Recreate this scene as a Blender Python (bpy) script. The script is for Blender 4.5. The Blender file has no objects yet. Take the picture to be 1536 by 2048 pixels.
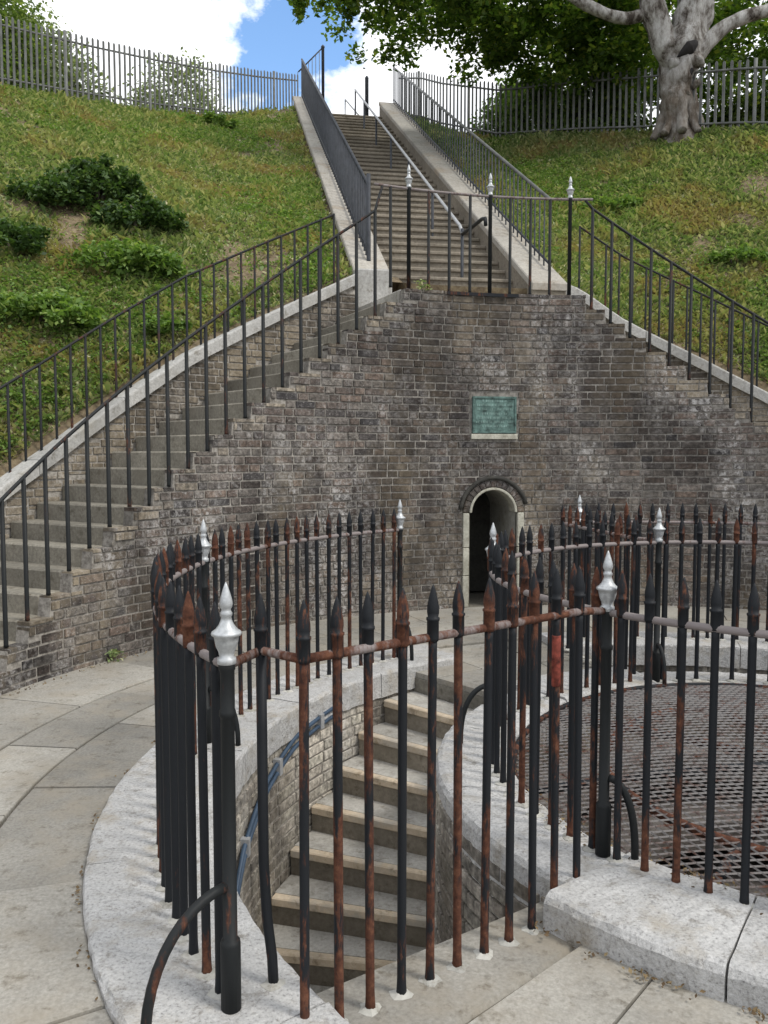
import bpy, bmesh, math, random
import numpy as np
from mathutils import Vector, noise

random.seed(11)
rng = np.random.default_rng(11)
PI = math.pi
SC = bpy.context.scene
COL = SC.collection

# ------------------------------------------------------------------ camera
EYE, FPX, PITCH = 1.6, 1712.0, 0.0695
cam_d = bpy.data.cameras.new('camera')
cam_d.sensor_fit = 'VERTICAL'
cam_d.sensor_height = 36.0
cam_d.lens = FPX / 2048 * 36.0
cam_d.clip_end = 3000
cam_d.clip_start = 0.05
cam = bpy.data.objects.new('camera', cam_d)
cam.location = (0, 0, EYE)
cam.rotation_euler = (PI / 2 - PITCH, 0, 0)
COL.objects.link(cam)
SC.camera = cam

# ------------------------------------------------------------------ light
SUN_EL, SUN_AZ = math.radians(52), math.radians(118)      # azimuth from +Y towards +X
world = bpy.data.worlds.new('World')
SC.world = world
world.use_nodes = True
wn, wl = world.node_tree.nodes, world.node_tree.links
wn.clear()


def build_sky():
    out = wn.new('ShaderNodeOutputWorld')
    bg = wn.new('ShaderNodeBackground')
    bg.inputs[1].default_value = 0.115
    sky = wn.new('ShaderNodeTexSky')
    sky.sky_type = 'NISHITA'
    sky.sun_disc = False
    sky.sun_elevation = SUN_EL
    sky.sun_rotation = SUN_AZ
    sky.air_density = 1.0
    sky.dust_density = 0.3
    tc = wn.new('ShaderNodeTexCoord')
    mp = wn.new('ShaderNodeMapping')
    mp.inputs['Location'].default_value = (3.1, 0.4, 1.7)
    mp.inputs['Scale'].default_value = (1.0, 1.0, 1.5)
    wl.new(tc.outputs['Generated'], mp.inputs[0])
    nz = wn.new('ShaderNodeTexNoise')
    nz.inputs['Scale'].default_value = 11.0
    nz.inputs['Detail'].default_value = 9
    nz.inputs['Roughness'].default_value = 0.62
    wl.new(mp.outputs[0], nz.inputs[0])
    # one open gap of clear sky, its edge broken by the cloud noise
    dot = wn.new('ShaderNodeVectorMath'); dot.operation = 'DOT_PRODUCT'
    g = Vector((-0.098, 1.0, 0.465)).normalized()
    dot.inputs[1].default_value = g
    wl.new(tc.outputs['Generated'], dot.inputs[0])
    mr = wn.new('ShaderNodeMapRange')
    mr.inputs['From Min'].default_value = 0.9945
    mr.inputs['From Max'].default_value = 0.9995
    mr.inputs['To Min'].default_value = 0.0
    mr.inputs['To Max'].default_value = 0.33
    wl.new(dot.outputs['Value'], mr.inputs[0])
    sub = wn.new('ShaderNodeMath'); sub.operation = 'SUBTRACT'
    wl.new(nz.outputs['Fac'], sub.inputs[0]); wl.new(mr.outputs[0], sub.inputs[1])
    ramp = wn.new('ShaderNodeValToRGB')
    ramp.color_ramp.elements[0].position = 0.26
    ramp.color_ramp.elements[1].position = 0.40
    wl.new(sub.outputs[0], ramp.inputs[0])
    nz2 = wn.new('ShaderNodeTexNoise')
    nz2.inputs['Scale'].default_value = 5
    nz2.inputs['Detail'].default_value = 6
    wl.new(mp.outputs[0], nz2.inputs[0])
    cr = wn.new('ShaderNodeValToRGB')
    cr.color_ramp.elements[0].position = 0.35
    cr.color_ramp.elements[0].color = (4.5, 4.75, 5.3, 1)
    cr.color_ramp.elements[1].position = 0.6
    cr.color_ramp.elements[1].color = (8.3, 8.4, 8.6, 1)
    wl.new(nz2.outputs['Fac'], cr.inputs[0])
    hs = wn.new('ShaderNodeHueSaturation')
    hs.inputs['Saturation'].default_value = 1.12
    hs.inputs['Value'].default_value = 1.45
    wl.new(sky.outputs[0], hs.inputs['Color'])
    mx = wn.new('ShaderNodeMixRGB')
    wl.new(ramp.outputs[0], mx.inputs[0])
    wl.new(hs.outputs[0], mx.inputs[1])
    wl.new(cr.outputs[0], mx.inputs[2])
    wl.new(mx.outputs[0], bg.inputs[0])
    wl.new(bg.outputs[0], out.inputs[0])


build_sky()
sun_d = bpy.data.lights.new('sun', 'SUN')
sun_d.energy = 1.5
sun_d.angle = math.radians(13)
sun_d.color = (1.0, 0.95, 0.87)
sun = bpy.data.objects.new('sun', sun_d)
sdir = Vector((math.sin(SUN_AZ) * math.cos(SUN_EL), math.cos(SUN_AZ) * math.cos(SUN_EL), math.sin(SUN_EL)))
sun.rotation_euler = sdir.to_track_quat('Z', 'Y').to_euler()
sun.location = sdir * 50
COL.objects.link(sun)

SC.render.engine = 'CYCLES'
SC.view_settings.view_transform = 'Standard'
SC.view_settings.look = 'None'
SC.view_settings.exposure = 0.7
SC.view_settings.gamma = 1.0
SC.view_settings.use_curve_mapping = False

# ------------------------------------------------------------------ layout numbers
CX, CY = 2.092, 4.079             # centre of the shaft
R_WELL, R_RING = 1.46, 1.96       # inner granite ring
R_IN, R_OUT = 2.86, 3.36          # outer granite kerb
R_WALL, R_BACK = 4.85, 6.10       # main brick wall, wall behind the side stairs
KS, TH_L, TH_R = 0.0594, 166.3, 36.84   # side stairs: rise per degree, foot angles
Z_LAND = 3.22
PSI = math.radians(99.44)         # direction of the long flight
U = np.array([math.cos(PSI), math.sin(PSI)])
V = np.array([U[1], -U[0]])
C2 = np.array([CX, CY])
R0F, SLOPE, R_TOP = 6.1, 0.571, 17.0


def P(R, deg, z=0.0):
    t = math.radians(deg)
    return (CX + R * math.cos(t), CY + R * math.sin(t), z)


def F(r, l, z=0.0):
    q = C2 + r * U + l * V
    return (q[0], q[1], z)


def ray(x, y):
    a = (x - 768) / FPX; b = (1024 - y) / FPX
    c, s = math.cos(PITCH), math.sin(PITCH)
    return np.array([a, c + b * s, b * c - s])


def at_depth(x, y, Y):
    d = ray(x, y)
    return d * (Y / d[1]) + np.array([0, 0, EYE])


def project(p):
    c, s = math.cos(PITCH), math.sin(PITCH)
    z = p[2] - EYE
    d = p[1] * c - z * s
    return 768 + FPX * p[0] / d, 1024 - FPX * (p[1] * s + z * c) / d, d


# ------------------------------------------------------------------ materials
MAT = {}


def new_mat(name, rough=0.8, metal=0.0, spec=0.3):
    m = bpy.data.materials.new(name)
    m.use_nodes = True
    b = m.node_tree.nodes['Principled BSDF']
    b.inputs['Roughness'].default_value = rough
    b.inputs['Metallic'].default_value = metal
    b.inputs['Specular IOR Level'].default_value = spec
    MAT[name] = m
    return m, m.node_tree.nodes, m.node_tree.links, b


def ramp_node(n, stops, interp='LINEAR'):
    r = n.new('ShaderNodeValToRGB')
    cr = r.color_ramp
    cr.interpolation = interp
    while len(cr.elements) < len(stops):
        cr.elements.new(0.5)
    for e, (p, c) in zip(cr.elements, stops):
        e.position = p
        e.color = (c[0], c[1], c[2], 1)
    return r


def noise_node(n, l, scale, detail=4, rough=0.6, scl=(1, 1, 1), loc=(0, 0, 0)):
    g = n.new('ShaderNodeNewGeometry')
    mp = n.new('ShaderNodeMapping')
    mp.inputs['Scale'].default_value = scl
    mp.inputs['Location'].default_value = loc
    l.new(g.outputs['Position'], mp.inputs[0])
    z = n.new('ShaderNodeTexNoise')
    z.inputs['Scale'].default_value = scale
    z.inputs['Detail'].default_value = detail
    z.inputs['Roughness'].default_value = rough
    l.new(mp.outputs[0], z.inputs[0])
    return z


def mix_node(n, l, fac, a, b, mode='MIX'):
    m = n.new('ShaderNodeMixRGB')
    m.blend_type = mode
    for s, v in zip(m.inputs, (fac, a, b)):
        if hasattr(v, 'links'):
            l.new(v, s)
        elif isinstance(v, (int, float)):
            s.default_value = v
        else:
            s.default_value = (v[0], v[1], v[2], 1)
    return m


def bump_node(n, l, b, height, strength, dist):
    bp = n.new('ShaderNodeBump')
    bp.inputs['Strength'].default_value = strength
    bp.inputs['Distance'].default_value = dist
    l.new(height, bp.inputs['Height'])
    l.new(bp.outputs[0], b.inputs['Normal'])


def piece_random(n, l):
    """one value for each separate piece, joined or an object of its own"""
    g = n.new('ShaderNodeNewGeometry'); o = n.new('ShaderNodeObjectInfo')
    a = n.new('ShaderNodeMath'); a.operation = 'ADD'
    l.new(g.outputs['Random Per Island'], a.inputs[0]); l.new(o.outputs['Random'], a.inputs[1])
    f = n.new('ShaderNodeMath'); f.operation = 'FRACT'
    l.new(a.outputs[0], f.inputs[0])
    return f.outputs[0]


def stone_mat(name, stops, fine=60, coarse=3.0, vary=0.18, bump=0.35, dist=0.004, rough=0.85, stain=None, stain_pos=(0.5, 0.68), stain_scale=2.2, dirt=0.62):
    m, n, l, b = new_mat(name, rough)
    z1 = noise_node(n, l, fine, 5, 0.7)
    r1 = ramp_node(n, stops)
    l.new(z1.outputs['Fac'], r1.inputs[0])
    z2 = noise_node(n, l, coarse, 5, 0.6)
    r2 = ramp_node(n, [(0.3, (1 - vary * 1.6,) * 3), (0.7, (1 + vary * 0.5,) * 3)])
    l.new(z2.outputs['Fac'], r2.inputs[0])
    col = mix_node(n, l, 1.0, r1.outputs[0], r2.outputs[0], 'MULTIPLY').outputs[0]
    pr = piece_random(n, l)
    r3 = ramp_node(n, [(0, (1 - vary,) * 3), (1, (1 + vary * 0.6,) * 3)])
    l.new(pr, r3.inputs[0])
    col = mix_node(n, l, 1.0, col, r3.outputs[0], 'MULTIPLY').outputs[0]
    if stain:
        z3 = noise_node(n, l, stain_scale, 6, 0.65, loc=(7, 3, 1))
        r4 = ramp_node(n, [(stain_pos[0], (0, 0, 0)), (stain_pos[1], (0.85, 0.85, 0.85))])
        l.new(z3.outputs['Fac'], r4.inputs[0])
        col = mix_node(n, l, r4.outputs[0], col, stain).outputs[0]
    if dirt:
        z5 = noise_node(n, l, 13, 7, 0.75, loc=(2, 9, 5))
        r5 = ramp_node(n, [(0.54, (1, 1, 1)), (0.66, (dirt, dirt * 0.96, dirt * 0.9))])
        l.new(z5.outputs['Fac'], r5.inputs[0])
        col = mix_node(n, l, 1.0, col, r5.outputs[0], 'MULTIPLY').outputs[0]
    l.new(col, b.inputs['Base Color'])
    zb = noise_node(n, l, fine * 0.45, 6, 0.7)
    bump_node(n, l, b, zb.outputs['Fac'], bump, dist)
    return m


def brick_mat(name, cols, white=(0.50, 0.55), ochre=(0.5, 0.62), tone=1.0):
    m, n, l, b = new_mat(name, 0.9)
    pr = piece_random(n, l)
    stops = [(i / (len(cols) - 1), tuple(c * tone for c in k)) for i, k in enumerate(cols)]
    r1 = ramp_node(n, stops)
    l.new(pr, r1.inputs[0])
    zf = noise_node(n, l, 28, 5, 0.7)
    rf = ramp_node(n, [(0.32, (0.35, 0.35, 0.35)), (0.5, (0.95, 0.95, 0.95)), (0.68, (1.75, 1.75, 1.75))])
    l.new(zf.outputs['Fac'], rf.inputs[0])
    col = mix_node(n, l, 1.0, r1.outputs[0], rf.outputs[0], 'MULTIPLY').outputs[0]
    # ochre lichen low on the wall, lime bloom in broad ragged runs
    zo = noise_node(n, l, 0.9, 6, 0.68, scl=(1, 1, 0.7), loc=(2.2, 5, 0))
    ro = ramp_node(n, [(ochre[0], (0, 0, 0)), (ochre[1], (0.55, 0.55, 0.55))])
    l.new(zo.outputs['Fac'], ro.inputs[0])
    col = mix_node(n, l, ro.outputs[0], col, (0.22, 0.18, 0.12)).outputs[0]
    zw = noise_node(n, l, 1.5, 8, 0.75, scl=(1, 1, 0.45), loc=(4.3, 0.7, 2))
    rw = ramp_node(n, [(white[0], (0, 0, 0)), (white[1] + 0.12, (0.75, 0.75, 0.75))])
    l.new(zw.outputs['Fac'], rw.inputs[0])
    zs = noise_node(n, l, 22, 6, 0.82)
    rs = ramp_node(n, [(0.47, (0, 0, 0)), (0.58, (1, 1, 1))])
    l.new(zs.outputs['Fac'], rs.inputs[0])
    wf = mix_node(n, l, 1.0, rw.outputs[0], rs.outputs[0], 'MULTIPLY').outputs[0]
    col = mix_node(n, l, wf, col, (0.50, 0.49, 0.475)).outputs[0]
    zl = noise_node(n, l, 42, 4, 0.8, scl=(1, 1, 1.8), loc=(1, 8, 3))
    rl = ramp_node(n, [(0.57, (0, 0, 0)), (0.66, (0.6, 0.6, 0.6))])
    l.new(zl.outputs['Fac'], rl.inputs[0])
    col = mix_node(n, l, rl.outputs[0], col, (0.40, 0.385, 0.36)).outputs[0]
    # soot
    zd = noise_node(n, l, 1.1, 6, 0.7, scl=(1, 1, 0.5), loc=(9, 2, 4))
    rd = ramp_node(n, [(0.43, (1.1, 1.1, 1.1)), (0.56, (0.42, 0.41, 0.41))])
    l.new(zd.outputs['Fac'], rd.inputs[0])
    col = mix_node(n, l, 1.0, col, rd.outputs[0], 'MULTIPLY').outputs[0]
    l.new(col, b.inputs['Base Color'])
    bump_node(n, l, b, zf.outputs['Fac'], 0.5, 0.006)
    return m


BRICKC = [(0.065, 0.058, 0.055), (0.185, 0.14, 0.112), (0.12, 0.102, 0.092), (0.22, 0.195, 0.17), (0.09, 0.08, 0.078),
          (0.25, 0.225, 0.195), (0.07, 0.066, 0.068), (0.205, 0.155, 0.125), (0.22, 0.20, 0.18), (0.135, 0.108, 0.094)]
brick_mat('weathered_brick', BRICKC, tone=0.66, white=(0.47, 0.47))
brick_mat('stairwell_brick', [(0.30, 0.275, 0.235), (0.38, 0.35, 0.30), (0.25, 0.235, 0.205), (0.34, 0.32, 0.27), (0.28, 0.26, 0.225)], tone=1.25)
brick_mat('buff_brick', [(0.20, 0.175, 0.145), (0.30, 0.26, 0.205), (0.24, 0.21, 0.175), (0.36, 0.315, 0.25), (0.17, 0.15, 0.13)], ochre=(0.42, 0.58), tone=0.74)
stone_mat('mortar', [(0.35, (0.18, 0.165, 0.145)), (0.6, (0.41, 0.385, 0.345))], 24, 1.1, 0.3, 0.6, 0.008)
stone_mat('granite', [(0.30, (0.20, 0.195, 0.19)), (0.45, (0.44, 0.438, 0.43)), (0.7, (0.58, 0.577, 0.565))], 85, 3, 0.10, 0.9, 0.014, 0.8, stain=(0.33, 0.29, 0.225), stain_pos=(0.52, 0.72), stain_scale=4.5)
stone_mat('flagstone', [(0.3, (0.235, 0.222, 0.195)), (0.7, (0.39, 0.375, 0.335))], 70, 1.1, 0.24, 0.5, 0.006, 0.9, stain=(0.27, 0.24, 0.19), stain_pos=(0.46, 0.72), stain_scale=3.2)
stone_mat('joint_filling', [(0.3, (0.13, 0.12, 0.10)), (0.7, (0.25, 0.235, 0.20))], 30, 1.3, 0.2)
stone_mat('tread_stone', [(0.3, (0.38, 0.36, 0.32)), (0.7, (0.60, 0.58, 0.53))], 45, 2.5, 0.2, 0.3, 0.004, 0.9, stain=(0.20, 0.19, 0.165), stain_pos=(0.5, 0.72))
stone_mat('worn_nosing', [(0.3, (0.50, 0.40, 0.28)), (0.7, (0.66, 0.56, 0.43))], 30, 4, 0.15, 0.3, 0.003, 0.9, stain=(0.40, 0.37, 0.32), stain_pos=(0.5, 0.62))
stone_mat('coping_stone', [(0.3, (0.30, 0.295, 0.28)), (0.7, (0.52, 0.515, 0.49))], 40, 2.0, 0.14, 0.4, 0.005, 0.9, stain=(0.28, 0.265, 0.225), stain_pos=(0.54, 0.72))
stone_mat('parapet_concrete', [(0.3, (0.30, 0.28, 0.245)), (0.7, (0.47, 0.445, 0.395))], 30, 1.4, 0.14, 0.3, 0.004, 0.9, stain=(0.30, 0.25, 0.19), stain_pos=(0.52, 0.7))
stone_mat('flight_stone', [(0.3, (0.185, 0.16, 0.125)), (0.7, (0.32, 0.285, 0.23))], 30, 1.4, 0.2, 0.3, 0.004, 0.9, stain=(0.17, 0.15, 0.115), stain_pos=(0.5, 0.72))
stone_mat('side_step_stone', [(0.3, (0.17, 0.155, 0.125)), (0.7, (0.32, 0.30, 0.25))], 40, 2.5, 0.22, 0.3, 0.005, 0.9, stain=(0.17, 0.155, 0.125), stain_pos=(0.48, 0.68))
stone_mat('surround_stone', [(0.3, (0.36, 0.35, 0.29)), (0.7, (0.56, 0.55, 0.47))], 40, 4, 0.15, 0.4, 0.005, 0.9, stain=(0.19, 0.18, 0.14), stain_pos=(0.5, 0.68), stain_scale=5)
stone_mat('render_wall', [(0.3, (0.36, 0.355, 0.32)), (0.7, (0.52, 0.51, 0.47))], 26, 2.5, 0.2, 0.4, 0.006, 0.9, stain=(0.24, 0.23, 0.19), stain_pos=(0.5, 0.7))
stone_mat('well_stone', [(0.3, (0.13, 0.115, 0.10)), (0.7, (0.27, 0.245, 0.225))], 30, 2.5, 0.3)
stone_mat('niche_shade', [(0.3, (0.03, 0.03, 0.028)), (0.7, (0.06, 0.058, 0.05))], 20, 3, 0.2)  # near-black: shade of the recess and hood mould painted in


def iron_mat(name, rust_lo, rust_hi, paint=(0.014, 0.016, 0.019)):
    m, n, l, b = new_mat(name, 0.6, 0.0, 0.18)
    z = noise_node(n, l, 12, 10, 0.76, scl=(1.0, 1.0, 0.22))
    o = n.new('ShaderNodeObjectInfo')
    a = n.new('ShaderNodeMath'); a.operation = 'MULTIPLY_ADD'
    a.inputs[1].default_value = 0.17; a.inputs[2].default_value = -0.10
    l.new(o.outputs['Random'], a.inputs[0])
    s = n.new('ShaderNodeMath'); s.operation = 'ADD'
    l.new(z.outputs['Fac'], s.inputs[0]); l.new(a.outputs[0], s.inputs[1])
    tcn = n.new('ShaderNodeTexCoord'); sp = n.new('ShaderNodeSeparateXYZ')
    l.new(tcn.outputs['Object'], sp.inputs[0])
    ft = n.new('ShaderNodeMapRange')
    ft.inputs['From Min'].default_value = 0.30; ft.inputs['From Max'].default_value = 0.0
    ft.inputs['To Min'].default_value = 0.0; ft.inputs['To Max'].default_value = 0.07
    l.new(sp.outputs['Z'], ft.inputs[0])
    s2 = n.new('ShaderNodeMath'); s2.operation = 'ADD'
    l.new(s.outputs[0], s2.inputs[0]); l.new(ft.outputs[0], s2.inputs[1])
    r = ramp_node(n, [(rust_lo, (0, 0, 0)), (rust_hi, (1, 1, 1))])
    l.new(s2.outputs[0], r.inputs[0])
    z2 = noise_node(n, l, 34, 5, 0.7, loc=(3, 1, 2))
    rc = ramp_node(n, [(0.3, (0.034, 0.017, 0.013)), (0.52, (0.090, 0.038, 0.024)), (0.72, (0.165, 0.076, 0.045))])
    l.new(z2.outputs['Fac'], rc.inputs[0])
    c = mix_node(n, l, r.outputs[0], paint, rc.outputs[0])
    l.new(c.outputs[0], b.inputs['Base Color'])
    rr = ramp_node(n, [(0, (0.55, 0.55, 0.55)), (1, (0.95, 0.95, 0.95))])
    l.new(r.outputs[0], rr.inputs[0])
    l.new(rr.outputs[0], b.inputs['Roughness'])
    bump_node(n, l, b, z2.outputs['Fac'], 0.5, 0.002)


iron_mat('rusty_iron', 0.50, 0.55)
iron_mat('dark_iron', 0.55, 0.60)
iron_mat('black_iron', 0.60, 0.68, (0.016, 0.018, 0.019))
iron_mat('lit_rusty_rail', 0.47, 0.60, (0.21, 0.185, 0.18))  # pale paint puts the light caught by the rail into its colour
iron_mat('worn_wire', 0.50, 0.66, (0.19, 0.18, 0.175))


def simple_mat(name, col, rough=0.6, metal=0.0, var=0.15, scale=12, spec=0.3, bump=0.0):
    m, n, l, b = new_mat(name, rough, metal, spec)
    z = noise_node(n, l, scale, 5, 0.65)
    r = ramp_node(n, [(0.3, tuple(c * (1 - var * 1.5) for c in col)), (0.7, tuple(c * (1 + var * 0.6) for c in col))])
    l.new(z.outputs['Fac'], r.inputs[0])
    l.new(r.outputs[0], b.inputs['Base Color'])
    if bump:
        bump_node(n, l, b, z.outputs['Fac'], 0.5, bump)


simple_mat('silver_paint', (0.47, 0.49, 0.50), 0.42, 0.35, 0.22, 60, 0.4, 0.0006)
simple_mat('galvanised', (0.42, 0.43, 0.44), 0.5, 0.4, 0.15, 20)
simple_mat('slate_paint', (0.045, 0.05, 0.06), 0.6, 0.0, 0.3, 10)
simple_mat('palisade_paint', (0.14, 0.145, 0.14), 0.55, 0.0, 0.3, 6)
simple_mat('blue_plastic', (0.045, 0.075, 0.12), 0.5, 0.0, 0.3, 8)
simple_mat('red_paint', (0.24, 0.055, 0.038), 0.8, 0.0, 0.6, 35)
simple_mat('verdigris', (0.125, 0.205, 0.185), 0.8, 0.0, 0.5, 14, 0.2, 0.004)
simple_mat('pale_verdigris', (0.22, 0.33, 0.30), 0.8, 0.0, 0.4, 14)
simple_mat('dark_timber', (0.022, 0.02, 0.02), 0.8, 0.0, 0.3, 8)
simple_mat('slate_roof', (0.09, 0.10, 0.13), 0.8, 0.0, 0.2, 8)
simple_mat('pale_render', (0.55, 0.55, 0.56), 0.9, 0.0, 0.1, 4)
simple_mat('glazing', (0.05, 0.06, 0.07), 0.15, 0.0, 0.1, 2, 0.5)
stone_mat('soil', [(0.3, (0.14, 0.10, 0.065)), (0.5, (0.24, 0.185, 0.115)), (0.7, (0.36, 0.30, 0.19))], 14, 1.2, 0.3, 0.8, 0.03, 0.95)


def bark_mat():
    m, n, l, b = new_mat('bark', 0.9)
    z = noise_node(n, l, 5.5, 9, 0.72, scl=(1, 1, 0.45))
    r = ramp_node(n, [(0.38, (0.045, 0.036, 0.03)), (0.45, (0.17, 0.155, 0.14)), (0.53, (0.33, 0.32, 0.305)), (0.66, (0.50, 0.495, 0.485))])
    l.new(z.outputs['Fac'], r.inputs[0])
    g = n.new('ShaderNodeNewGeometry')
    sx = n.new('ShaderNodeSeparateXYZ'); l.new(g.outputs['Position'], sx.inputs[0])
    mr = n.new('ShaderNodeMapRange')
    mr.inputs['From Min'].default_value = 8.3; mr.inputs['From Max'].default_value = 7.4
    mr.inputs['To Min'].default_value = 0; mr.inputs['To Max'].default_value = 1.25
    l.new(sx.outputs['Z'], mr.inputs[0])
    z2 = noise_node(n, l, 6, 5, 0.7)
    mm = n.new('ShaderNodeMath'); mm.operation = 'MULTIPLY'
    l.new(mr.outputs[0], mm.inputs[0]); l.new(z2.outputs['Fac'], mm.inputs[1])
    c = mix_node(n, l, mm.outputs[0], r.outputs[0], (0.085, 0.065, 0.045))     # dark mossy foot
    l.new(c.outputs[0], b.inputs['Base Color'])
    z3 = noise_node(n, l, 22, 6, 0.7, scl=(1, 1, 0.3))
    bump_node(n, l, b, z3.outputs['Fac'], 0.8, 0.03)


bark_mat()


def leaf_mat(name, stops, patch=None, trans=0.35, rough=0.55, patch_scale=0.9, patch_pos=(0.46, 0.6), trans_gain=1.3):
    m, n, l, b = new_mat(name, rough, 0, 0.25)
    g = n.new('ShaderNodeNewGeometry')
    r = ramp_node(n, stops)
    l.new(g.outputs['Random Per Island'], r.inputs[0])
    col = r.outputs[0]
    if patch:
        z = noise_node(n, l, patch_scale, 6, 0.72)
        rp = ramp_node(n, [(patch_pos[0], (0, 0, 0)), (patch_pos[1], (1, 1, 1))])
        l.new(z.outputs['Fac'], rp.inputs[0])
        r2 = ramp_node(n, patch)
        l.new(g.outputs['Random Per Island'], r2.inputs[0])
        col = mix_node(n, l, rp.outputs[0], col, r2.outputs[0]).outputs[0]
    l.new(col, b.inputs['Base Color'])
    t = n.new('ShaderNodeBsdfTranslucent')
    tg = mix_node(n, l, 1.0, col, (trans_gain * 1.0, trans_gain * 1.1, trans_gain * 0.5), 'MULTIPLY')
    l.new(tg.outputs[0], t.inputs[0])
    ms = n.new('ShaderNodeMixShader')
    ms.inputs[0].default_value = trans
    l.new(b.outputs[0], ms.inputs[1]); l.new(t.outputs[0], ms.inputs[2])
    l.new(ms.outputs[0], n['Material Output'].inputs[0])


leaf_mat('beech_leaf', [(0, (0.035, 0.07, 0.014)), (0.5, (0.066, 0.115, 0.022)), (0.85, (0.11, 0.165, 0.03)), (1, (0.21, 0.24, 0.05))], trans=0.5, trans_gain=1.9)
leaf_mat('hedge_leaf', [(0, (0.06, 0.10, 0.03)), (0.6, (0.12, 0.17, 0.05)), (1, (0.22, 0.27, 0.09))], trans=0.45, trans_gain=1.6)
leaf_mat('pale_leaf', [(0, (0.11, 0.14, 0.08)), (0.6, (0.20, 0.245, 0.13)), (1, (0.33, 0.37, 0.22))], trans=0.4)
leaf_mat('bramble_leaf', [(0, (0.03, 0.06, 0.02)), (0.7, (0.065, 0.12, 0.035)), (1, (0.15, 0.22, 0.07))])
leaf_mat('nettle_leaf', [(0, (0.09, 0.16, 0.04)), (0.7, (0.17, 0.27, 0.07)), (1, (0.28, 0.36, 0.11))], trans=0.4)
leaf_mat('dry_leaf', [(0, (0.07, 0.045, 0.025)), (0.6, (0.15, 0.10, 0.05)), (1, (0.26, 0.20, 0.11))], trans=0.1)
leaf_mat('slope_growth', [(0, (0.12, 0.185, 0.07)), (0.45, (0.235, 0.31, 0.13)), (0.78, (0.36, 0.395, 0.20)), (1, (0.58, 0.54, 0.36))],
         patch=[(0, (0.27, 0.20, 0.12)), (0.5, (0.42, 0.34, 0.18)), (0.8, (0.31, 0.33, 0.12)), (1, (0.55, 0.47, 0.32))], trans=0.3, patch_pos=(0.49, 0.60), trans_gain=1.2, patch_scale=0.85)


# ------------------------------------------------------------------ object helpers
WLOC = {}


def make_mesh(name, verts, faces, mat, smooth=False):
    me = bpy.data.meshes.new(name)
    me.from_pydata([tuple(map(float, v)) for v in verts], [], [tuple(int(i) for i in f) for f in faces])
    if mat:
        me.materials.append(MAT[mat])
    if smooth:
        me.polygons.foreach_set('use_smooth', [True] * len(me.polygons))
    me.update()
    return me


def put(name, me, parent=None, loc=(0, 0, 0), rotz=0.0, scale=None):
    """link a mesh at a world place, as a child of a thing or part"""
    o = bpy.data.objects.new(name, me)
    COL.objects.link(o)
    loc = Vector(loc)
    WLOC[o.name] = loc
    if parent is not None:
        o.parent = parent
        o.location = loc - WLOC[parent.name]
    else:
        o.location = loc
    if rotz:
        o.rotation_euler = (0, 0, rotz)
    if scale is not None:
        o.scale = scale
    return o


def thing(name, label, cat, loc=(0, 0, 0), group=None):
    o = bpy.data.objects.new(name, None)
    o.empty_display_size = 0.1
    COL.objects.link(o)
    o.location = loc
    WLOC[o.name] = Vector(loc)
    tag(o, label, cat, group)
    return o


def tag(o, label=None, cat=None, group=None, kind=None):
    if label: o['label'] = label
    if cat: o['category'] = cat
    if group: o['group'] = group
    if kind: o['kind'] = kind
    return o


def tube(pts, r, seg=8, cap=True):
    pts = [np.array(p, float) for p in pts]
    V_, F_ = [], []
    n = len(pts)
    rr = r if hasattr(r, '__len__') else [r] * n
    prev = None
    for i, p in enumerate(pts):
        d = pts[min(i + 1, n - 1)] - pts[max(i - 1, 0)]
        d = d / (np.linalg.norm(d) + 1e-9)
        if prev is None:
            a = np.array([0, 0, 1.0]) if abs(d[2]) < 0.9 else np.array([1.0, 0, 0])
        else:
            a = prev
        x = a - d * (a @ d); x /= np.linalg.norm(x)
        prev = x
        y = np.cross(d, x)
        for k in range(seg):
            t = 2 * PI * k / seg
            V_.append(p + rr[i] * (x * math.cos(t) + y * math.sin(t)))
    for i in range(n - 1):
        for k in range(seg):
            a0 = i * seg + k; a1 = i * seg + (k + 1) % seg
            F_.append((a0, a1, a1 + seg, a0 + seg))
    if cap:
        F_.append(tuple(range(seg - 1, -1, -1)))
        F_.append(tuple(range((n - 1) * seg, n * seg)))
    return V_, F_


def lathe(prof, seg=16):
    V_, F_ = [], []
    for r, z in prof:
        for k in range(seg):
            t = 2 * PI * k / seg
            V_.append((r * math.cos(t), r * math.sin(t), z))
    for i in range(len(prof) - 1):
        for k in range(seg):
            a0 = i * seg + k; a1 = i * seg + (k + 1) % seg
            F_.append((a0, a1, a1 + seg, a0 + seg))
    F_.append(tuple(range(seg - 1, -1, -1)))
    F_.append(tuple(range((len(prof) - 1) * seg, len(prof) * seg)))
    return V_, F_


def join(*vf):
    V_, F_ = [], []
    for v, f in vf:
        o = len(V_)
        V_ += list(v)
        F_ += [tuple(i + o for i in q) for q in f]
    return V_, F_


def box(x0, x1, y0, y1, z0, z1):
    v = [(x, y, z) for z in (z0, z1) for (x, y) in ((x0, y0), (x1, y0), (x1, y1), (x0, y1))]
    f = [(3, 2, 1, 0), (4, 5, 6, 7), (0, 1, 5, 4), (1, 2, 6, 5), (2, 3, 7, 6), (3, 0, 4, 7)]
    return v, f


def prism(poly, z0, z1):
    n = len(poly)
    v = [(p[0], p[1], z0) for p in poly] + [(p[0], p[1], z1) for p in poly]
    f = [tuple(range(n - 1, -1, -1)), tuple(range(n, 2 * n))] + [(i, (i + 1) % n, n + (i + 1) % n, n + i) for i in range(n)]
    return v, f


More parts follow.
